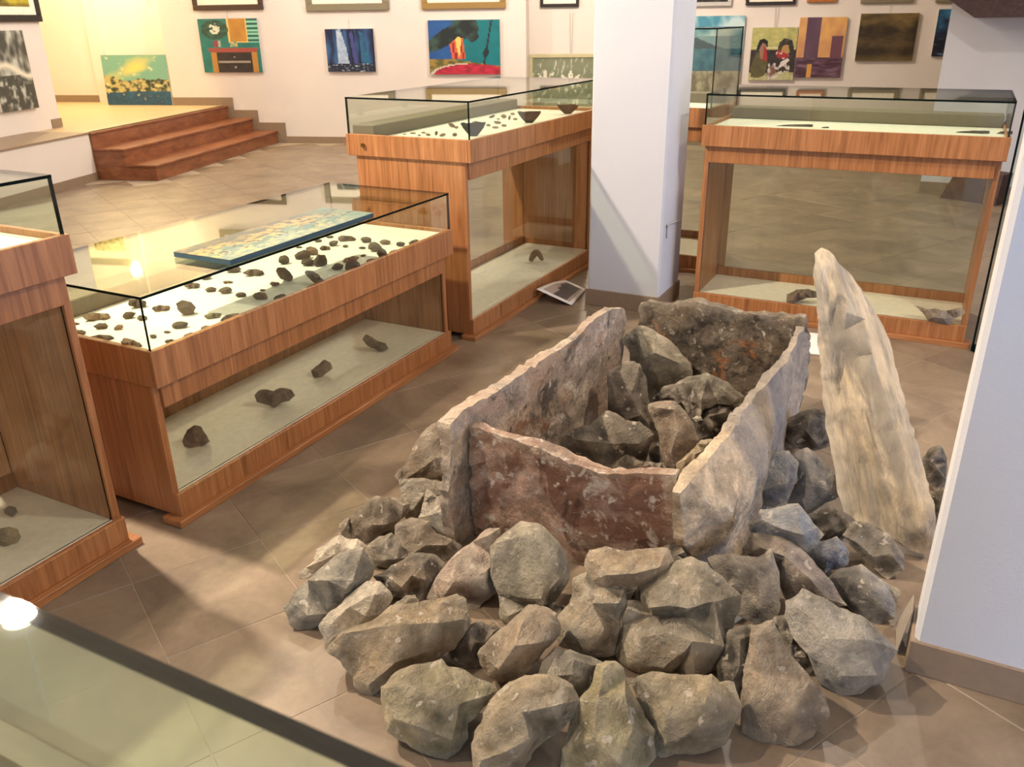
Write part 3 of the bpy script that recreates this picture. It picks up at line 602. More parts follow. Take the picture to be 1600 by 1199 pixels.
INSIDE = [
 ([(425,250),(450,200),(520,158),(600,172),(690,230),(770,310),(842,370),(842,420),(770,442),(620,432),(540,392),(488,330)], .18, srgb(160,150,130), [(520,200,.12),(620,220,.16),(620,310,.3),(760,370,.2),(560,340,.18)], 'pale rock topmost at the back left inside the cist'),
 ([(338,430),(400,385),(460,362),(532,380),(562,450),(582,560),(592,650),(592,745),(520,725),(450,705),(385,665),(345,580)], .10, srgb(122,110,98), [(420,430,.14),(520,420,.12),(480,550,.24),(540,680,.2)], 'upright dark block against the left slab inside the cist'),
 ([(65,800),(120,770),(240,750),(330,665),(390,680),(450,710),(530,720),(604,800),(590,862),(500,912),(410,945),(400,1000),(240,980),(70,900)], .05, srgb(108,100,90), [(330,710,.14),(450,760,.18),(350,850,.24),(160,830,.14),(520,850,.16)], 'broad dark grey rock at the front inside the cist'),
 ([(588,625),(640,598),(740,600),(800,660),(850,760),(882,830),(800,915),(742,1005),(690,965),(678,880),(630,760)], .08, srgb(140,122,106), [(640,640,.14),(740,650,.16),(760,780,.28),(820,820,.16),(720,900,.2)], 'oblong brown rock in the middle inside the cist'),
 ([(755,500),(830,450),(930,432),(1050,490),(1155,570),(1130,625),(990,605),(900,655),(860,605),(785,575)], .20, srgb(140,132,116), [(830,490,.12),(930,470,.12),(1040,540,.14),(900,580,.16),(1100,585,.08)], 'flat grey slab-like rock on top at the right inside'),
 ([(605,580),(680,508),(770,495),(830,590),(850,655),(760,630),(640,605)], .12, srgb(118,108,98), None, 'grey rock half under the flat slab-like one inside'),
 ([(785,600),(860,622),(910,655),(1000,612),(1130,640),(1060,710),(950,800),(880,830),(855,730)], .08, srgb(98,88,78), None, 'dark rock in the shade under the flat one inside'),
 ([(755,975),(800,930),(900,830),(965,825),(905,915),(830,1005),(780,1015)], .16, srgb(182,160,128), None, 'small yellowish rock by the right slab inside the cist'),
 ([(390,985),(400,930),(440,912),(560,958),(700,970),(725,1025),(640,1045),(500,1030)], .04, srgb(128,116,102), None, 'flat grey rock behind the front slab inside the cist'),
 ([(585,900),(660,825),(695,880),(705,990),(600,960)], .03, srgb(112,104,94), None, 'dark wedge of rock between the middle ones inside'),
 ([(845,700),(870,685),(900,692),(905,712),(870,722)], .16, srgb(222,212,198), None, 'tiny white pebble lying inside the cist'),
]
for (pts, z0, c, fr, lb) in INSIDE:
    o = stone('rock', cr('E', pts), z0, c, cr('E', fr) if fr else None, .5, zc=0., ground=.03 < z0 < .19 and len(pts) > 6)
    tag(o, lb, 'rock', 'rocks filling the cist')

# ------------------------------------------------------------------ small finds
ORD = ['first', 'second', 'third', 'fourth', 'fifth', 'sixth', 'seventh', 'eighth', 'ninth', 'tenth', 'eleventh', 'twelfth', 'thirteenth', 'fourteenth', 'fifteenth', 'sixteenth', 'seventeenth', 'eighteenth', 'nineteenth', 'twentieth']
TENS = {2: 'twenty', 3: 'thirty', 4: 'forty', 5: 'fifty', 6: 'sixty'}
TENTH = {2: 'twentieth', 3: 'thirtieth', 4: 'fortieth', 5: 'fiftieth', 6: 'sixtieth'}
def ordinal(i):
    if i < 20: return ORD[i]
    t, u = divmod(i+1, 10); return TENTH[t] if u == 0 else TENS[t]+'-'+ORD[u-1]
def blob(cx, cy, wpx, hpx, z, color, rot=0., seed=0, mat=None, name='stone', squash=1.):
    """small rounded broken stone resting at height z; width and height measured from the photograph"""
    rnd = random.Random(seed); n = 9+rnd.randrange(4); out = []
    for k in range(n):
        a = 2*math.pi*k/n+rnd.uniform(-.2, .2); r = rnd.uniform(.82, 1.08)
        x, y = math.cos(a)*wpx/2*r, math.sin(a)*hpx/2*r
        out.append((cx+x*math.cos(rot)-y*math.sin(rot), cy+x*math.sin(rot)+y*math.cos(rot)))
    fr = [(cx+rnd.uniform(-.2, .2)*wpx, cy-.12*hpx, .30*squash), (cx-.25*wpx, cy+.05*hpx, .2*squash), (cx+.25*wpx, cy+.05*hpx, .22*squash)]
    return stone(name, out, z, color, fr, .7, mat or SHERD, 1., 1, seed=seed)
D1, D2, D3, D4, D5 = srgb(108, 88, 74), srgb(88, 74, 62), srgb(132, 106, 88), srgb(66, 54, 48), srgb(146, 120, 100)
low6 = [(310,922,200,60,0,D5),(168,968,45,18,0,D2),(335,985,95,45,-.1,D2),(452,993,70,38,-.3,D3),(185,1030,105,50,0,D2),(340,1062,170,42,-.02,D2),(535,1100,150,60,.2,D5),(520,910,95,50,-.2,D2),(610,930,75,40,0,D2),(575,832,140,60,0,D4),(738,865,130,45,-.1,D3),(900,862,140,90,.35,D1),(863,978,120,52,-.1,D2),(777,1024,52,18,0,D2),(682,1053,50,30,0,D1),(800,1088,100,35,0,D2),(1080,917,125,45,-.1,srgb(122,112,84)),(1200,925,165,45,-.28,D4),(1040,997,80,35,0,D3),(930,1047,100,36,-.2,D3),(1068,740,75,40,-.1,D1),(1168,745,95,50,-.1,D2),(1182,690,75,20,-.05,D3),(1270,775,80,38,0,D2),(1398,783,112,52,.1,D2),(1415,744,42,16,0,D2),(1495,702,70,32,0,D3),(1357,627,150,48,.05,D1),(945,712,120,40,0,D1),(1215,605,110,45,0,D2),(1525,800,70,45,-.2,D1),(1035,650,80,50,0,D3)]
low7 = [(575,480,110,70,.6,D1),(572,395,70,52,0,D2),(685,368,100,60,-.2,D2),(708,408,80,54,.2,D4),(785,402,84,78,0,D4),(735,342,80,45,.3,D3),(812,327,70,28,0,D2),(860,298,60,35,-.2,D2),(930,316,38,16,0,D2),(935,272,110,38,0,D1),(1050,278,65,36,0,D2),(1027,325,45,15,0,D2),(1033,370,36,16,-.2,D4),(960,393,112,36,-.2,D5),(972,428,95,64,-.4,D4),(885,437,75,42,-.2,D4),(1100,322,90,55,.1,D2),(1160,293,72,33,.1,D3),(1142,358,58,60,.2,D4),(1250,303,56,30,0,D4),(1325,292,70,26,-.35,D2),(1210,348,62,24,-.3,D3),(1078,400,60,24,-.2,D3),(752,500,150,55,.62,D1),(550,615,76,38,-.25,D2),(668,582,60,20,-.1,D2),(770,284,50,20,0,D2),(840,262,52,16,0,D2),(660,322,40,14,0,D2)]
lst = []
for (k, L_) in (('Z6', low6), ('Z7', low7)):
    s = CROPS[k][2]
    for (x, y, a, b, r, c) in L_:
        (px, py), = cr(k, [(x, y)]); lst.append((px, py, a*s, b*s, r, c))
lst.sort(key=lambda t: t[0])
CN = {D1: 'brown', D2: 'dark brown', D3: 'tan brown', D4: 'blackish', D5: 'light brown'}
for i, (px, py, a, b, r, c) in enumerate(lst):
    o = blob(px, py, a, b, LOWZ, c, r, 100+i)
    sz = 'tiny' if a*b < 130 else 'small' if a*b < 330 else 'medium' if a*b < 650 else 'large'
    sh = 'slim' if a > 2.6*b else 'oblong' if a > 1.7*b else 'rounded'
    tag(o, '%s %s %s stone on the low case board, %s from left' % (sz, CN.get(c, 'greenish'), sh, ordinal(i)), 'stone', 'stones on the board of the low case')
mid = [(125,540,48,13,0),(60,549,32,9,0),(208,536,42,15,.1),(245,552,42,22,.2),(175,556,30,10,0),(308,540,26,38,.2),(358,553,50,26,-.3),(452,552,42,30,-.1),(430,478,62,30,.3),(465,495,40,22,0),(685,457,26,14,0),(715,478,40,22,.1),(770,495,56,20,0),(785,456,66,24,.1),(838,480,46,22,0),(745,410,54,22,-.4),(792,430,30,9,0),(835,408,46,32,.2),(880,420,20,38,.1),(905,390,38,20,0),(925,430,40,18,0),(520,472,52,32,.2),(620,462,70,32,0)]
mid.sort()
for i, (x, y, a, b, r) in enumerate(mid):
    (px, py), = cr('Z3', [(x, y)]); c = [D5, D3, D1][i % 3]
    o = blob(px, py, a*.2, b*.2, TALLZ, c, r, 300+i, name='potsherd')
    sh = 'upright' if b > a else 'slim' if a > 2.6*b else 'small'
    tag(o, '%s %s sherd on the board beside the dark bowls, %s from left' % (sh, CN[c], ordinal(i)), 'potsherd', 'sherds beside the dark bowls')
BOWL = rockmat('black_ware', [(16, .6, srgb(96, 88, 82), .4, 2)], 0, .3, 2., None, 0)
def bowl(cx, ybot, wpx, hpx, lb, seed):
    p = onz(cx, ybot, TALLZ); dep = (p-CP).dot(_f); R = wpx/2*dep/FPX; H = hpx*dep/FPX/.93
    bm = bmesh.new(); n = 28; prof = [(0, 0), (.30, .0), (.34, .05), (.62, .35), (.86, .68), (1, .97), (.985, 1.), (.95, .97), (.82, .68), (.58, .38), (.3, .1), (0, .08)]
    rings = []
    for (rr, zz) in prof:
        if rr == 0: rings.append([bm.verts.new((0, 0, zz*H))]); continue
        ring = []
        for k in range(n):
            a = 2*math.pi*k/n; chip = (.16*max(0, noise.noise(Vector((math.cos(a)*1.6, math.sin(a)*1.6, seed))))+.02*noise.noise(Vector((math.cos(a)*7, math.sin(a)*7, seed)))) if zz > .6 else 0
            ring.append(bm.verts.new((math.cos(a)*rr*R, math.sin(a)*rr*R, (zz-chip)*H)))
        rings.append(ring)
    for a, b in zip(rings, rings[1:]):
        if len(a) == 1: [bm.faces.new((a[0], b[(k+1) % n], b[k])) for k in range(n)]
        elif len(b) == 1: [bm.faces.new((a[k], a[(k+1) % n], b[0])) for k in range(n)]
        else: [bm.faces.new((a[k], a[(k+1) % n], b[(k+1) % n], b[k])) for k in range(n)]
    bmesh.ops.recalc_face_normals(bm, faces=bm.faces)
    for v in bm.verts: v.co.y *= .42
    o = obj('bowl', bm, BOWL, None, 45); hd = Vector((p.x, p.y, 0)).normalized(); o.location = p+hd*R*.5; o.rotation_euler = (0, 0, math.atan2(hd.y, hd.x)-math.pi/2); o.color = srgb(54, 52, 50)+(1,)
    tag(o, lb, 'bowl', 'dark pottery bowls in the tall case')
bowl(740, 214, 39, 19, 'black broken bowl at the near glass corner of tall case', 2)
bowl(827, 193, 37, 16, 'black chipped bowl, middle of the three in the tall case', 5)
bowl(887, 179, 34, 13, 'black broken bowl nearest the middle pillar', 9)
# iron blades in the right case
for i, (x0, x1, y0, th, lb) in enumerate([(1206, 1270, 197.5, 4.2, 'long corroded iron blade at the left on the right case board'), (1282, 1295, 200.3, 3, 'short iron piece beside the left blade on the right case board'),
        (1485, 1546, 208, 5, 'thick corroded iron bar at the right on the right case board'), (1556, 1582, 209, 6, 'iron piece at the right end of the right case board')]):
    o = stone('iron_blade', [(x0, y0), (x0+(x1-x0)*.3, y0-th*.6), (x0+(x1-x0)*.7, y0-th*.75), (x1, y0-th*.7), (x1, y0+th*.15), (x0+(x1-x0)*.6, y0+th*.3), (x0+(x1-x0)*.2, y0+th*.25)], TALLZ+.003, srgb(44, 42, 42),
              [((x0+x1)/2, y0-th*.2, .12)], .3, SHERD, .6, 1)
    tag(o, lb, 'iron blade', 'iron finds in the right case')
# lower shelves
LS = .109
shelf = [
 ([(285,690),(292,672),(303,665),(314,667),(322,680),(328,690),(318,696),(300,700),(288,698)], 'reddish brown conical stone on the low case shelf, nearest its left end', srgb(120,94,80), 'stone'),
 ([(398,618),(405,610),(418,609),(427,612),(440,606),(455,610),(460,618),(452,626),(440,628),(430,637),(415,632),(402,628)], 'two-lobed dark stone in the middle of the low case shelf', srgb(122,104,90), 'stone'),
 ([(486,579),(497,571),(507,562),(516,567),(519,576),(508,584),(498,590),(490,589)], 'short cylindrical stone on the low case shelf, right of middle', srgb(126,108,94), 'stone'),
 ([(566,530),(572,523),(580,527),(590,533),(602,537),(606,545),(596,550),(580,543),(572,538)], 'dark knobbly stone at the right end of the low case shelf', srgb(110,94,82), 'stone'),
 ([(250,727),(257,721),(264,722),(262,729),(254,733)], 'tiny pale stone in the left corner of the low case shelf', srgb(150,138,112), 'stone'),
 ([(0,826),(14,824),(28,828),(33,838),(26,850),(8,854),(-4,850)], 'round pale stone on the shelf of the left edge case', srgb(140,126,102), 'stone'),
 ([(5,797),(14,791),(24,793),(28,800),(20,808),(9,804)], 'small dark stone on the shelf of the left edge case', srgb(96,86,76), 'stone'),
 ([(1229,473),(1230,460),(1245,453),(1262,452),(1277,456),(1278,465),(1262,466),(1248,469),(1240,475)], 'curved brown rim sherd on the lower shelf of the right case', srgb(110,92,74), 'potsherd'),
 ([(1428,477),(1445,484),(1462,483),(1480,486),(1500,482),(1514,486),(1505,492),(1492,497),(1482,508),(1466,506),(1450,500),(1442,488)], 'flat spiky sherd on the lower shelf of the right case', srgb(128,116,102), 'potsherd'),
]
for i, (pts, lb, c, nm) in enumerate(shelf):
    o = stone(nm, pts, LS, c, None, .5, SHERD, .8, 2, seed=500+i); tag(o, lb, nm)
# bow-shaped handle sherd in the tall case: an arch of clay
def tube(bm, pts, rad, n=8):
    rings = []
    for i, p in enumerate(pts):
        t = (pts[min(i+1, len(pts)-1)]-pts[max(i-1, 0)]).normalized(); a = t.cross(UP if abs(t.z) < .9 else Vector((1, 0, 0))).normalized(); b = t.cross(a)
        r = rad[i] if isinstance(rad, (list, tuple)) else rad
        rings.append([bm.verts.new(p+a*math.cos(2*math.pi*k/n)*r+b*math.sin(2*math.pi*k/n)*r) for k in range(n)])
    for x, y in zip(rings, rings[1:]):
        for k in range(n): bm.faces.new((x[k], x[(k+1) % n], y[(k+1) % n], y[k]))
    bm.faces.new(rings[0][::-1]); bm.faces.new(rings[-1]); bmesh.ops.recalc_face_normals(bm, faces=bm.faces)
pa, pb = onz(829, 411, LS), onz(848, 409, LS); bm = bmesh.new()
tube(bm, [pa.lerp(pb, t)+UP*(.012+.055*math.sin(math.pi*min(1, t*1.05))) for t in [k/10 for k in range(11)]], [.014, .02, .023, .024, .024, .022, .02, .018, .016, .014, .01])
o = obj('handle_sherd', bm, SHERD, None, 50); o.color = srgb(150, 120, 92)+(1,); tag(o, 'arched tan clay handle on the shelf of the tall case', 'potsherd')

# ------------------------------------------------------------------ pictures
def nz(u, v, s, seed, oct_=3):
    return .5+.5*noise.fractal(Vector((u*s, v*s, seed)), 1., 2., oct_)
def lerp3(a, b, t): t = max(0, min(1, t)); return tuple(a[i]+(b[i]-a[i])*t for i in range(3))
def inside(u, v, poly):
    r = False
    for i in range(len(poly)):
        a, b = poly[i], poly[(i+1) % len(poly)]
        if (a[1] > v) != (b[1] > v) and u < (b[0]-a[0])*(v-a[1])/(b[1]-a[1])+a[0]: r = not r
    return r
def p_seascape(u, v):
    n, m = nz(u, v*1.2, 2.4, 2), nz(u, v, 9, 5)
    if v < .26+.06*(n-.5): c = lerp3((40, 92, 120), (30, 62, 92), m*1.6-.3)
    elif v < .54+.22*(n-.5): c = lerp3((184, 172, 116), (38, 56, 48), (nz(u, v, 11, 8)-.40)*4+(u-.6)*.8)
    else: c = lerp3((116, 168, 152), (232, 206, 116), 1.1-math.hypot((u-.5-.35*(v-.75)*3)*1.6, (v-.72)*1.2)*2.6+(n-.5)*1.2)
    return lerp3(c, (232, 222, 170), (m-.72)*4)
def p_flat(u, v):
    a, b, c = nz(u*2.2, v*.9, 2.2, 12), nz(u*2, v, 5, 15), nz(u*2.4, v*1.2, 10, 18)
    k = v+.6*(a-.5)
    if k < .28: col = lerp3((110, 160, 176), (206, 212, 166), (c-.35)*2.6)
    elif k < .50: col = lerp3((70, 138, 150), (198, 202, 138), (b-.38)*3.4)
    elif k < .74: col = lerp3((216, 184, 92), (96, 100, 66), (c-.40)*3.6)
    else: col = lerp3((62, 74, 56), (150, 136, 72), (b-.48)*3)
    if u > .74: col = lerp3(col, (112, 172, 186), (u-.74)*3.4)
    if c > .64 and .25 < v < .85: col = (44, 58, 56)
    return (col[0]*.68, col[1]*.62, col[2]*.50)
def p_table(u, v):
    c = lerp3((40, 128, 122), (30, 100, 98), nz(u, v, 5, 4))
    if u > .80 and v > .56: c = (26, 84, 80) if int(v*26) % 2 else (128, 196, 172)
    if .49 < u < .82 and v > .55: c = (222, 190, 116)
    if .51 < u < .79 and v > .58: c = lerp3((190, 140, 62), (166, 118, 52), nz(u, v, 7, 1))
    if ((u-.27)/.23)**2+((v-.80)/.18)**2 < 1: c = lerp3((36, 70, 62), (52, 92, 78), (nz(u, v*2, 8, 6)-.4)*3)
    if ((u-.27)/.085)**2+((v-.82)/.11)**2 < 1 and nz(u, v, 14, 3) > .40: c = (206, 214, 198)
    if .22 < u < .34 and .47 < v < .60: c = (134, 62, 70) if u < .30 else (150, 160, 150)
    if .5 < u < .62 and .47 < v < .58: c = (110, 150, 130) if nz(u, v, 15, 3) > .5 else (196, 170, 110)
    if inside(u, v, [(.10, .46), (.15, .38), (.93, .38), (.97, .47)]): c = (150, 72, 66)
    if .15 < u < .93 and v < .38: c = (172, 126, 62)
    if .25 < u < .84 and v < .38: c = lerp3((32, 28, 32), (52, 46, 50), nz(u, v, 9, 2))
    if .27 < u < .82 and abs(v-.20) < .012: c = (150, 140, 128)
    if math.hypot(u-.55, (v-.29)*1.0) < .018 or math.hypot(u-.55, v-.10) < .018: c = (160, 150, 140)
    return c
def p_blue(u, v):
    n = nz(u*3, v*.6, 2.2, 11); c = lerp3((14, 28, 62), (50, 92, 142), (n-.35)*2.6)
    if inside(u, v, [(.24, .98), (.32, 1.), (.42, .55), (.46, .2), (.22, .18)]): c = lerp3((206, 214, 226), (120, 150, 190), nz(u, v, 9, 3))
    if inside(u, v, [(.5, .9), (.56, .95), (.64, .2), (.56, .2)]): c = (64, 68, 132)
    if inside(u, v, [(.7, .95), (.78, .9), (.92, .2), (.72, .18)]): c = lerp3((40, 120, 150), (26, 64, 110), nz(u, v, 8, 6))
    if v < .2: c = lerp3((24, 34, 56), (190, 200, 210), (nz(u*2, v*5, 7, 4)-.55)*3)
    return c
def p_tree(u, v):
    c = lerp3((0, 124, 134), (6, 100, 112), nz(u, v, 4, 3)) if u > .36 else lerp3((36, 92, 160), (24, 70, 132), nz(u, v, 4, 2))
    if v < .29-.10*max(0, u-.3)*2: c = lerp3((150, 126, 60), (88, 84, 44), (nz(u*2, v*4, 5, 1)-.35)*3)
    if inside(u, v, [(.27, .72), (.34, .78), (.47, .8), (.52, .28), (.33, .28)]): c = (206, 92, 62) if (int(u*30)+int(v*5)) % 3 else (138, 44, 46)
    if inside(u, v, [(.37, .72), (.46, .75), (.45, .5), (.43, .30), (.40, .45)]): c = (240, 198, 104)
    du, dv = u-.23, v-.68; ru, rv = du*.72+dv*.69, -du*.69+dv*.72
    k = nz(u, v, 7, 9)*.3+.85
    if (ru/.33)**2+(rv/.13)**2 < k or ((u-.52)/.19)**2+((v-.86)/.20)**2 < k or ((u-.62)/.085)**2+((v-.72)/.12)**2 < k:
        c = lerp3((24, 34, 36), (50, 78, 70), (nz(u, v, 6, 5)-.45)*3)
    if abs(u-(.775+.14*(v-.2))) < .012+.036*max(0, 1-abs(v-.4)/.1) and v > .17: c = (22, 42, 48)
    e = ((u-.60)/.55)**2+((v+.02)/.215)**2
    if 1 < e < 1.18 and u < .62: c = (196, 196, 178)
    if e < 1: c = lerp3((188, 40, 66), (140, 30, 50), (nz(u*2, v*5, 5, 7)-.4)*3)
    return c
def p_grey(u, v):
    n = nz(u*1.4, v, 3, 21); m = nz(u, v*1.2, 8, 22)
    c = lerp3((70, 70, 62), (190, 192, 180), (n-.38)*3 if v > .45 else (m-.5)*3.4)
    return lerp3(c, (224, 220, 200), 1.2-abs(v-.5-.08*math.sin(u*5))*18)
def p_flower(u, v):
    c = lerp3((112, 122, 98), (140, 146, 122), nz(u, v, 4, 31))
    for (cx, cy) in ((.16, .55), (.5, .5)):
        d = math.hypot((u-cx)*1.4, v-cy); a = math.atan2(v-cy, u-cx)
        if d < .15+.08*math.sin(a*9) and nz(u, v, 12, 35) > .4: c = (226, 224, 206)
    if math.hypot(u-.3, v-.45) < .09: c = (176, 128, 62)
    return lerp3(c, (216, 214, 196), (nz(u*3, v*.8-u*2, 7, 33)-.62)*4)
def p_sea2(u, v):
    n, m = nz(u, v, 3, 41), nz(u, v, 8, 42)
    if v > .8: c = lerp3((74, 146, 172), (196, 220, 226), (n-.45)*4)
    elif v > .66: c = lerp3((150, 186, 196), (110, 150, 168), n) if not inside(u, v, [(0, .78), (.15, .79), (.5, .7), (.7, .66), (0, .66)]) else (40, 74, 96)
    elif v > .42: c = lerp3((38, 102, 132), (70, 136, 160), (m-.3)*2)
    elif v > .18: c = lerp3((190, 182, 160), (120, 112, 92), (m-.35)*3)
    else: c = lerp3((60, 58, 48), (96, 90, 72), m)
    return c
def p_birds(u, v):
    m = nz(u, v, 10, 52)
    c = lerp3((206, 200, 130), (150, 152, 92), nz(u*1.3, v*2, 5, 51)) if v > .58 else lerp3((40, 32, 34), (66, 54, 48), m)
    if v < .10+.1*nz(u, 0, 4, 3): c = lerp3((196, 196, 150), (150, 146, 100), m)
    if abs(v-.62) < .012 and .05 < u < .62: c = (222, 216, 196)
    if inside(u, v, [(.02, .22), (.10, .48), (.2, .66), (.34, .60), (.40, .34), (.36, .10), (.22, .04), (.06, .06)]): c = lerp3((104, 98, 58), (70, 68, 42), m)
    if inside(u, v, [(.12, .60), (.17, .76), (.27, .80), (.37, .74), (.36, .62), (.28, .70), (.18, .52)]): c = (24, 22, 22)
    if inside(u, v, [(.18, .58), (.25, .72), (.33, .68), (.34, .44), (.24, .40)]): c = (150, 116, 92)
    if inside(u, v, [(.29, .66), (.34, .62), (.39, .40), (.33, .36), (.28, .40)]): c = (160, 46, 50)
    if inside(u, v, [(.58, .50), (.62, .72), (.72, .80), (.90, .76), (.96, .60), (.92, .40), (.76, .40)]): c = lerp3((36, 36, 32), (78, 70, 52), (m-.4)*3)
    if inside(u, v, [(.66, .52), (.70, .66), (.82, .68), (.87, .54), (.78, .46)]): c = (176, 138, 84)
    if inside(u, v, [(.56, .52), (.62, .58), (.82, .50), (.88, .46), (.74, .40), (.60, .44)]): c = (164, 44, 46) if m > .42 else (206, 196, 186)
    if .42 < u < .9 and v < .36 and m > .60: c = (200, 196, 188)
    if inside(u, v, [(.38, .08), (.44, .22), (.56, .30), (.62, .16), (.54, .05)]): c = lerp3((120, 84, 66), (196, 190, 196), (m-.45)*4)
    if inside(u, v, [(.64, .22), (.7, .36), (.84, .42), (.88, .38), (.74, .26)]): c = (216, 208, 204)
    return c
def p_purple(u, v):
    c = lerp3((228, 178, 104), (186, 132, 100), nz(u, v, 4, 61)+(.5-v)*.6)
    if .16 < u < .47 and v > .3: c = lerp3((104, 78, 98), (84, 60, 78), nz(u, v, 6, 62))
    if .72 < u < .96 and .3 < v < .7: c = (110, 70, 84)
    if v < .34: c = lerp3((72, 44, 58), (120, 92, 110), (nz(u*.6, v*4, 5, 63)-.4)*3)
    if .26 < u < .36 and v < .22: c = (208, 156, 70)
    return c
def p_brown(u, v):
    n = nz(u*.9, v*1.6, 2.4, 71, 4); m = nz(u, v*2, 9, 73); c = lerp3((50, 40, 26), (92, 76, 48), (n-.35)*2+(m-.5)*.5)
    return lerp3(c, (138, 116, 66), max((v-.62)*1.9+(n-.55), (.17-v)*3.5))
def p_night(u, v):
    n = nz(u, v, 5, 81); return lerp3((22, 36, 62), (52, 120, 160), (n-.4)*2+(v-.6)*1.6) if v > .42 else lerp3((20, 26, 44), (110, 130, 160), (nz(u*.6, v*3, 6, 83)-.55)*3)
def p_cream(u, v): return lerp3((190, 180, 120), (226, 216, 170), nz(u, v, 4, 91)) if nz(u, v, 6, 92) < .55 else (150, 150, 96)
def p_dark(u, v): return lerp3((30, 28, 26), (80, 76, 66), (nz(u, v, 5, 95)-.4)*2)
def p_greys(u, v): return lerp3((70, 84, 80), (206, 208, 196), (nz(u*2.4-v, v*.9, 4, 97)-.45)*3.2)
def p_olive(u, v): return lerp3((96, 84, 26), (188, 172, 44), (nz(u, v, 3, 99)-.35)*2.5)
PAINT, pnt_nt, pN, pL, pB = newmat('oil_paint')
va = pN.new('ShaderNodeVertexColor'); va.layer_name = 'paint'; pL.new(va.outputs['Color'], pB.inputs['Base Color']); pB.inputs['Roughness'].default_value = .5
bump(pnt_nt, noise_node(pnt_nt, 60, 5, .6, coord(pnt_nt)).outputs[0], pB, .25, .003)
CANV = plain('canvas_edge', srgb(214, 208, 196), .9)
MATB = plain('passe_partout', srgb(248, 240, 222), .9)
CORD = plain('cord', srgb(150, 140, 128), .9)
FR = {'black': plain('frame_black', srgb(36, 30, 28), .4), 'grey': plain('frame_grey_gold', srgb(128, 120, 98), .45), 'gold': plain('frame_gold', srgb(150, 122, 70), .4), 'olive': plain('frame_olive', srgb(196, 188, 152), .5),
      'silver': plain('frame_silver', srgb(190, 188, 184), .35), 'orange': plain('frame_orange', srgb(168, 104, 48), .5), 'dark': plain('frame_dark_wood', srgb(66, 48, 38), .45)}
def painted(name, fn, w_, h_, M, parent, n=52):
    """painted face: a grid, the colours are the painting's own"""
    nx = n; ny = max(8, int(n*h_/w_)); ny = min(ny, 90)
    vs = [M @ Vector(((i/nx-.5)*w_, 0, (j/ny)*h_)) for j in range(ny+1) for i in range(nx+1)]
    fs = [(j*(nx+1)+i, j*(nx+1)+i+1, (j+1)*(nx+1)+i+1, (j+1)*(nx+1)+i) for j in range(ny) for i in range(nx)]
    me = bpy.data.meshes.new(name); me.from_pydata(vs, [], fs); at = me.color_attributes.new('paint', 'FLOAT_COLOR', 'CORNER')
    k = 0
    for j in range(ny):
        for i in range(nx):
            c = srgb(*fn((i+.5)/nx, (j+.5)/ny))
            for _ in range(4): at.data[k].color = c+(1,); k += 1
    me.materials.append(PAINT); return link(bpy.data.objects.new(name, me), parent)
def picture(name, w_, h_, loc, rz, fn, label, frame=None, mat_w=0., fw=.05, depth=.03, tilt=0., cord=0., n=52, group=None, flat=False):
    """local x = right, -y = towards the viewer, z = up; origin at the bottom centre of the back"""
    r = empty(name, loc, rz); r.rotation_euler = (tilt, 0, rz) if not flat else (math.pi/2*-1, 0, rz)
    tag(r, label, 'painting', group); I = Matrix.Identity(4)
    if frame:
        f = FR[frame]
        for (a, b) in (((-w_/2, -depth, 0), (w_/2, 0, fw)), ((-w_/2, -depth, h_-fw), (w_/2, 0, h_)), ((-w_/2, -depth, fw), (-w_/2+fw, 0, h_-fw)), ((w_/2-fw, -depth, fw), (w_/2, 0, h_-fw))):
            box('frame_bar', a, b, f, r, .006)
        if mat_w: box('passe_partout', (-w_/2+fw, -.014, fw), (w_/2-fw, -.004, h_-fw), MATB, r, 0)
        k = fw+mat_w; painted('painted_sheet', fn, w_-2*k, h_-2*k, Matrix.Translation((0, -.0155, k)), r, n)
    else:
        box('canvas', (-w_/2, -depth, 0), (w_/2, 0, h_), CANV, r, .002)
        painted('painted_face', fn, w_, h_, Matrix.Translation((0, -depth-.0015, 0)), r, n)
    if cord:
        for sx in ((-.02, .02) if cord > .2 else (0,)):
            bm = bmesh.new(); tube(bm, [Vector((sx*.4, -.006, h_-.02)), Vector((sx, -.004, h_+cord))], .0022, 5); obj('hanging_cord', bm, CORD, r)
    return r
RZB = A17-math.pi/2        # facing of the back wall: local -y looks along -d1
def on_wall(x0, x1, y0, y1, e1, *a, hang=.012, **k):
    xm, ym = (x0+x1)/2, (y0+y1)/2
    P0 = onp(xm, y1, W(e1-hang, 0), d1); P1 = onp(xm, y0, W(e1-hang, 0), d1)
    ea, eb = wall_e2(x0, ym, e1), wall_e2(x1, ym, e1)
    return picture('painting', abs(ea-eb), P1.z-P0.z, P0, RZB, *a, **k)
EB, ER = E_BACK, E_RIGHT
on_wall(321, 413, 29, 113, EB, p_table, 'teal still life canvas with a lamp on a dark cabinet', cord=.1, n=64)
on_wall(514, 589, 45, 112, EB, p_blue, 'small dark blue canvas with white sail shapes', cord=.12)
on_wall(672, 783, 31, 116, EB, p_tree, 'bright teal canvas with a dark tree over a red mound', n=72)
on_wall(302, 413, -85, 16, EB, p_dark, 'dark framed picture with cream mount above the teal still life', frame='dark', mat_w=.1, fw=.07)
on_wall(478, 609, -85, 17, EB, p_greys, 'grey framed picture with cream mount above the blue canvas', frame='grey', mat_w=.11, fw=.09)
on_wall(658, 791, -85, 14, EB, p_greys, 'gold framed picture with cream mount above the tree canvas', frame='gold', mat_w=.10, fw=.08)
on_wall(844, 905, -70, 11, ER, p_dark, 'black framed picture just left of the middle pillar, top', frame='black', mat_w=.05, fw=.04)
on_wall(826, 956, 84, 172, ER, p_flower, 'olive framed picture of white flowers behind the tall case', frame='olive', fw=.05, cord=.5, n=64)
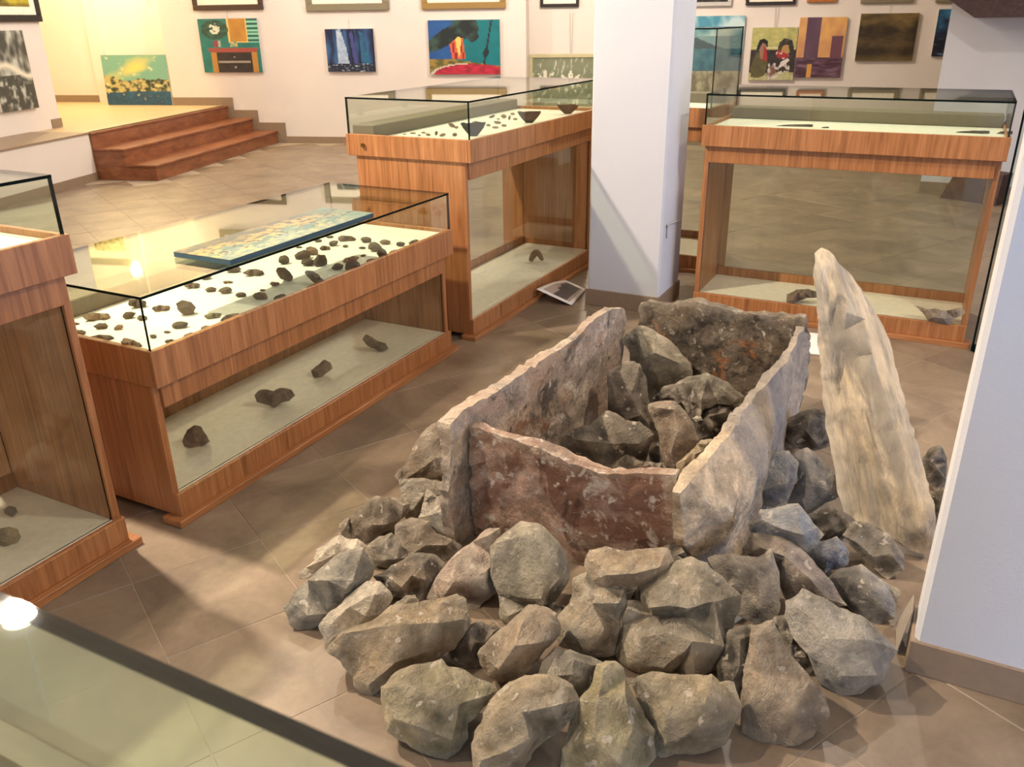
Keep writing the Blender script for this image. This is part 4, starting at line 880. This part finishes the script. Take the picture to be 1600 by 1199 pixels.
on_wall(1062, 1152, 25, 172, ER, p_sea2, 'tall blue seascape canvas seen past the glass hood', n=44)
on_wall(1168, 1238, 43, 125, ER, p_birds, 'olive canvas with two dark bird-like figures', cord=.25, n=60)
on_wall(1239, 1312, 27, 121, ER, p_purple, 'orange and purple abstract canvas on the right back wall', n=50)
on_wall(1334, 1424, 21, 95, ER, p_brown, 'dark brown moorland canvas on the right back wall', cord=.1)
on_wall(1453, 1545, 14, 88, ER, p_night, 'dark blue mountain canvas partly hidden by the bluish wall')
on_wall(1078, 1143, -75, 10, ER, p_dark, 'silver framed dark picture above the tall seascape', frame='silver', mat_w=0, fw=.05)
on_wall(1164, 1243, -75, 8, ER, p_greys, 'thin black framed picture with mount above the bird canvas', frame='black', mat_w=.12, fw=.04)
on_wall(1260, 1306, -60, 4, ER, p_cream, 'orange framed small picture above the purple abstract', frame='orange', fw=.04, mat_w=.03)
on_wall(1343, 1426, -75, 5, ER, p_cream, 'grey framed yellowish picture above the brown moorland', frame='grey', mat_w=.08, fw=.05)
on_wall(1460, 1540, -75, 4, ER, p_cream, 'grey framed picture above the blue mountain canvas', frame='grey', mat_w=.08, fw=.05)
# second row higher on the back wall, mirrored in the glass tops
def on_wall_w(ea, eb, z0, z1, e1, *a, **k): return picture('painting', abs(eb-ea), z1-z0, W(e1-.012, (ea+eb)/2, z0), RZB, *a, **k)
on_wall_w(.25, 1.2, 2.95, 3.6, EB, p_greys, 'grey framed picture mirrored in the low case top, highest on the back wall', frame='grey', mat_w=.10, fw=.08, n=30)
on_wall_w(2.95, 3.98, 3.0, 3.72, 3.62, p_cream, 'olive framed pale picture high in the alcove, mirrored in the low case', frame='grey', mat_w=.12, fw=.12, n=30)
# left wall
def on_left(x0, x1, y0, y1, *a, **k):
    pl = W(0, E2L-.012); xm = (x0+x1)/2
    pa, pb = onp(x0, (y0+y1)/2, pl, d2), onp(x1, (y0+y1)/2, pl, d2); P0 = onp(x1, y1, pl, d2); P1 = onp(x1, y0, pl, d2)
    c = (pa+pb)/2; c.z = P0.z
    return picture('painting', (pb-pa).length, P1.z-P0.z, c, A17, *a, **k)
on_left(-16, 44, 47, 170, p_grey, 'grey stormy canvas hanging on the left wall', n=40)
on_left(-60, 54, -60, 34, p_olive, 'black framed yellow picture above the grey stormy canvas', frame='black', mat_w=.08, fw=.07)
# leaning on the landing, in front of the corner
pb = onz(221, 164, PLAT+.002); zt = onp(219, 86, pb, d1).z
wl_ = abs(to_w(onp(170, 125, pb, d1))[1]-to_w(onp(271, 125, pb, d1))[1])
picture('painting', wl_, zt-PLAT, pb+Vector((0, 0, 0)), RZB, p_seascape, 'teal and yellow seascape canvas standing on the landing', n=72, tilt=-.05)
# lying on the low case: canvas seen flat on the glass
r = picture('painting', .84, .275, (2.49, 2.150, .8285), 0, p_flat, 'blue and yellow abstract canvas lying flat on the low glass case', depth=.018, n=96)
r.children[0].data.materials[0] = plain('canvas_edge_blue', srgb(52, 78, 92), .8)
r.rotation_euler = (-math.pi/2, 0, 0); r.location = (2.49, 2.160, .8290)

# ------------------------------------------------------------------ odds and ends
# printed photo on the floor against the tall case
pp = [onp(838, 452, (0, 2.112, 0), Vector((0, 1, 0))), onp(884, 438, (0, 2.112, 0), Vector((0, 1, 0))), onz(916, 452, .01), onz(893, 477, .004)]
bm = bmesh.new(); nn = 10; grid = []
for j in range(nn+1):
    for i in range(nn+1):
        u, v = i/nn, j/nn; p = pp[0]*(1-u)*(1-v)+pp[3]*u*(1-v)+pp[2]*u*v+pp[1]*(1-u)*v
        p.z = max(.003, p.z+.012*math.sin(v*3.1)*(1-u)); grid.append(bm.verts.new(p))
for j in range(nn):
    for i in range(nn): bm.faces.new((grid[j*(nn+1)+i], grid[j*(nn+1)+i+1], grid[(j+1)*(nn+1)+i+1], grid[(j+1)*(nn+1)+i]))
me_o = obj('photo_print', bm, PAINT, None, 60); at = me_o.data.color_attributes.new('paint', 'FLOAT_COLOR', 'CORNER')
for f in me_o.data.polygons:
    k = f.index; u, v = (k % nn+.5)/nn, (k//nn+.5)/nn
    c = (226, 218, 208) if min(u, 1-u, v, 1-v) < .1 else ((70, 60, 58) if .3+.1*math.sin(v*6) < u < .82 else (168, 150, 140))
    for li in f.loop_indices: at.data[li].color = srgb(*c)+(1,)
md = me_o.modifiers.new('thick', 'SOLIDIFY'); md.thickness = .001
tag(me_o, 'curled landscape photo print on the floor below the tall case', 'photo print')
PAPER = plain('paper_white', srgb(240, 238, 234), .8)
a_ = [onz(1258, 520), onz(1284, 523), onz(1288, 556), onz(1258, 553)]
bm = bmesh.new(); prism(bm, [p+UP*.002 for p in a_], (0, 0, .002)); tag(obj('paper_sheet', bm, PAPER), 'white paper sheet on the floor below the right case', 'paper')
q0 = Vector((2.006, -.12, 0)); bm = bmesh.new()
c0, c1 = onz(1440, 905), onz(1452, 895)
prism(bm, [Vector((2.07, -.095, .004)), Vector((2.20, -.085, .004)), Vector((2.19, -.112, .12)), Vector((2.09, -.112, .13))], (0, -.002, 0)); tag(obj('paper_sheet', bm, plain('paper_grey', srgb(150, 140, 128), .8)), 'grey folded paper wedged between right pillar and rocks', 'paper')
# small bracket on the right side of the middle pillar
bm = bmesh.new(); hb = Vector((4.72, 1.380, .0))
h0 = onp(1042, 372, (0, 1.379, 0), Vector((0, 1, 0))); h1 = onp(1042, 352, (0, 1.379, 0), Vector((0, 1, 0))); h2 = onp(1064, 343, (0, 1.379, 0), Vector((0, 1, 0)))
tube(bm, [h0, h1, h2], .006, 6); tag(obj('wall_hook', bm, FR['silver'], None, 40), 'thin white metal hook on the side of the middle pillar', 'hook')
# dark wooden box on the bluish wall, and another standing behind the right case
bm = bmesh.new(); q1 = onX(1523, 28, 8.85); q0_ = onX(1474, -6, 8.85)
pts = [q0_, q1, Vector((8.85, -1.6, q1.z)), Vector((8.85, -1.6, 2.3)), Vector((8.85, q0_.y+.1, 2.3))]
prism(bm, pts, (.395, 0, 0)); tag(obj('wall_cabinet', bm, DARKW), 'dark brown wooden cabinet high on the bluish right wall', 'cabinet')
bq = [onz(1468, 309), onz(1555, 322)]; dx = (bq[1]-bq[0]).normalized(); dn = Vector((-dx.y, dx.x, 0)); dn = dn if dn.x > 0 else -dn
bm = bmesh.new(); zt = .27
prism(bm, [bq[0], bq[1], bq[1]+UP*zt+dn*.03, bq[0]+dx*.10+UP*zt+dn*.03], dn*.19); tag(obj('wooden_box', bm, DARKW), 'dark brown wooden box on the floor behind the right case', 'box')
# free standing glass sheet at the right end of the right case
gs = empty('glass_sheet', (4.66, -.265, 0)); tag(gs, 'upright dark-edged glass sheet right of the right case', 'glass sheet')
bm = bmesh.new(); add_box(bm, (0, -.4, 0), (.008, 0, 1.222)); pn = obj('sheet', bm, GLASS, gs)
box('edge_strip', (-.003, 0, 0), (.011, .009, 1.224), GEDGE, gs, 0); box('foot_rail', (-.02, -.4, 0), (.028, 0, .03), GEDGE, gs, .002)

# ------------------------------------------------------------------ ceiling lamps
LENS, nt, N, L_, B = newmat('lamp_lens'); N.remove(B); em = N.new('ShaderNodeEmission'); em.inputs[0].default_value = (1, .93, .78, 1); em.inputs[1].default_value = 45; L_.new(em.outputs[0], N['Material Output'].inputs[0])
WHITEM = plain('lamp_white', (.85, .85, .83), .4)
NAMES = ['over the low case', 'over the bowl case', 'over the nearest case', 'behind the right pillar', 'added as fill over the open floor', 'added as fill before the teal paintings', 'before the right paintings', 'added as fill behind the right case', 'in the stair alcove', 'added as fill before the left wall']
for (x, y, pw, colr, tg, cone), nm in zip(LAMPS, NAMES):
    r = empty('hanging_lamp', (x, y, LAMPZ)); tag(r, 'round white hanging lamp '+nm, 'lamp', 'hanging lamps')
    bm = bmesh.new(); tube(bm, [Vector((0, 0, 0)), Vector((0, 0, CEIL-LAMPZ))], .008, 8); obj('rod', bm, WHITEM, r, 40)
    bm = bmesh.new(); bmesh.ops.create_cone(bm, cap_ends=True, segments=24, radius1=.085, radius2=.10, depth=.05, matrix=Matrix.Translation((0, 0, -.026))); obj('housing', bm, WHITEM, r, 40)
    bm = bmesh.new(); bmesh.ops.create_cone(bm, cap_ends=True, segments=24, radius1=.078, radius2=.08, depth=.012, matrix=Matrix.Translation((0, 0, -.055))); obj('lens', bm, LENS, r, 40)
    l = bpy.data.lights.new('bulb', 'SPOT' if cone else 'POINT'); l.energy = pw*(4 if cone else 2.6); l.color = colr; l.shadow_soft_size = .07
    if cone: l.spot_size = math.radians(cone); l.spot_blend = .5
    o = bpy.data.objects.new('bulb', l); COL.objects.link(o); o.parent = r; o.location = (0, 0, -.08)
    o.rotation_euler = (Vector(tg)-Vector((x, y, LAMPZ))).to_track_quat('-Z', 'Y').to_euler()
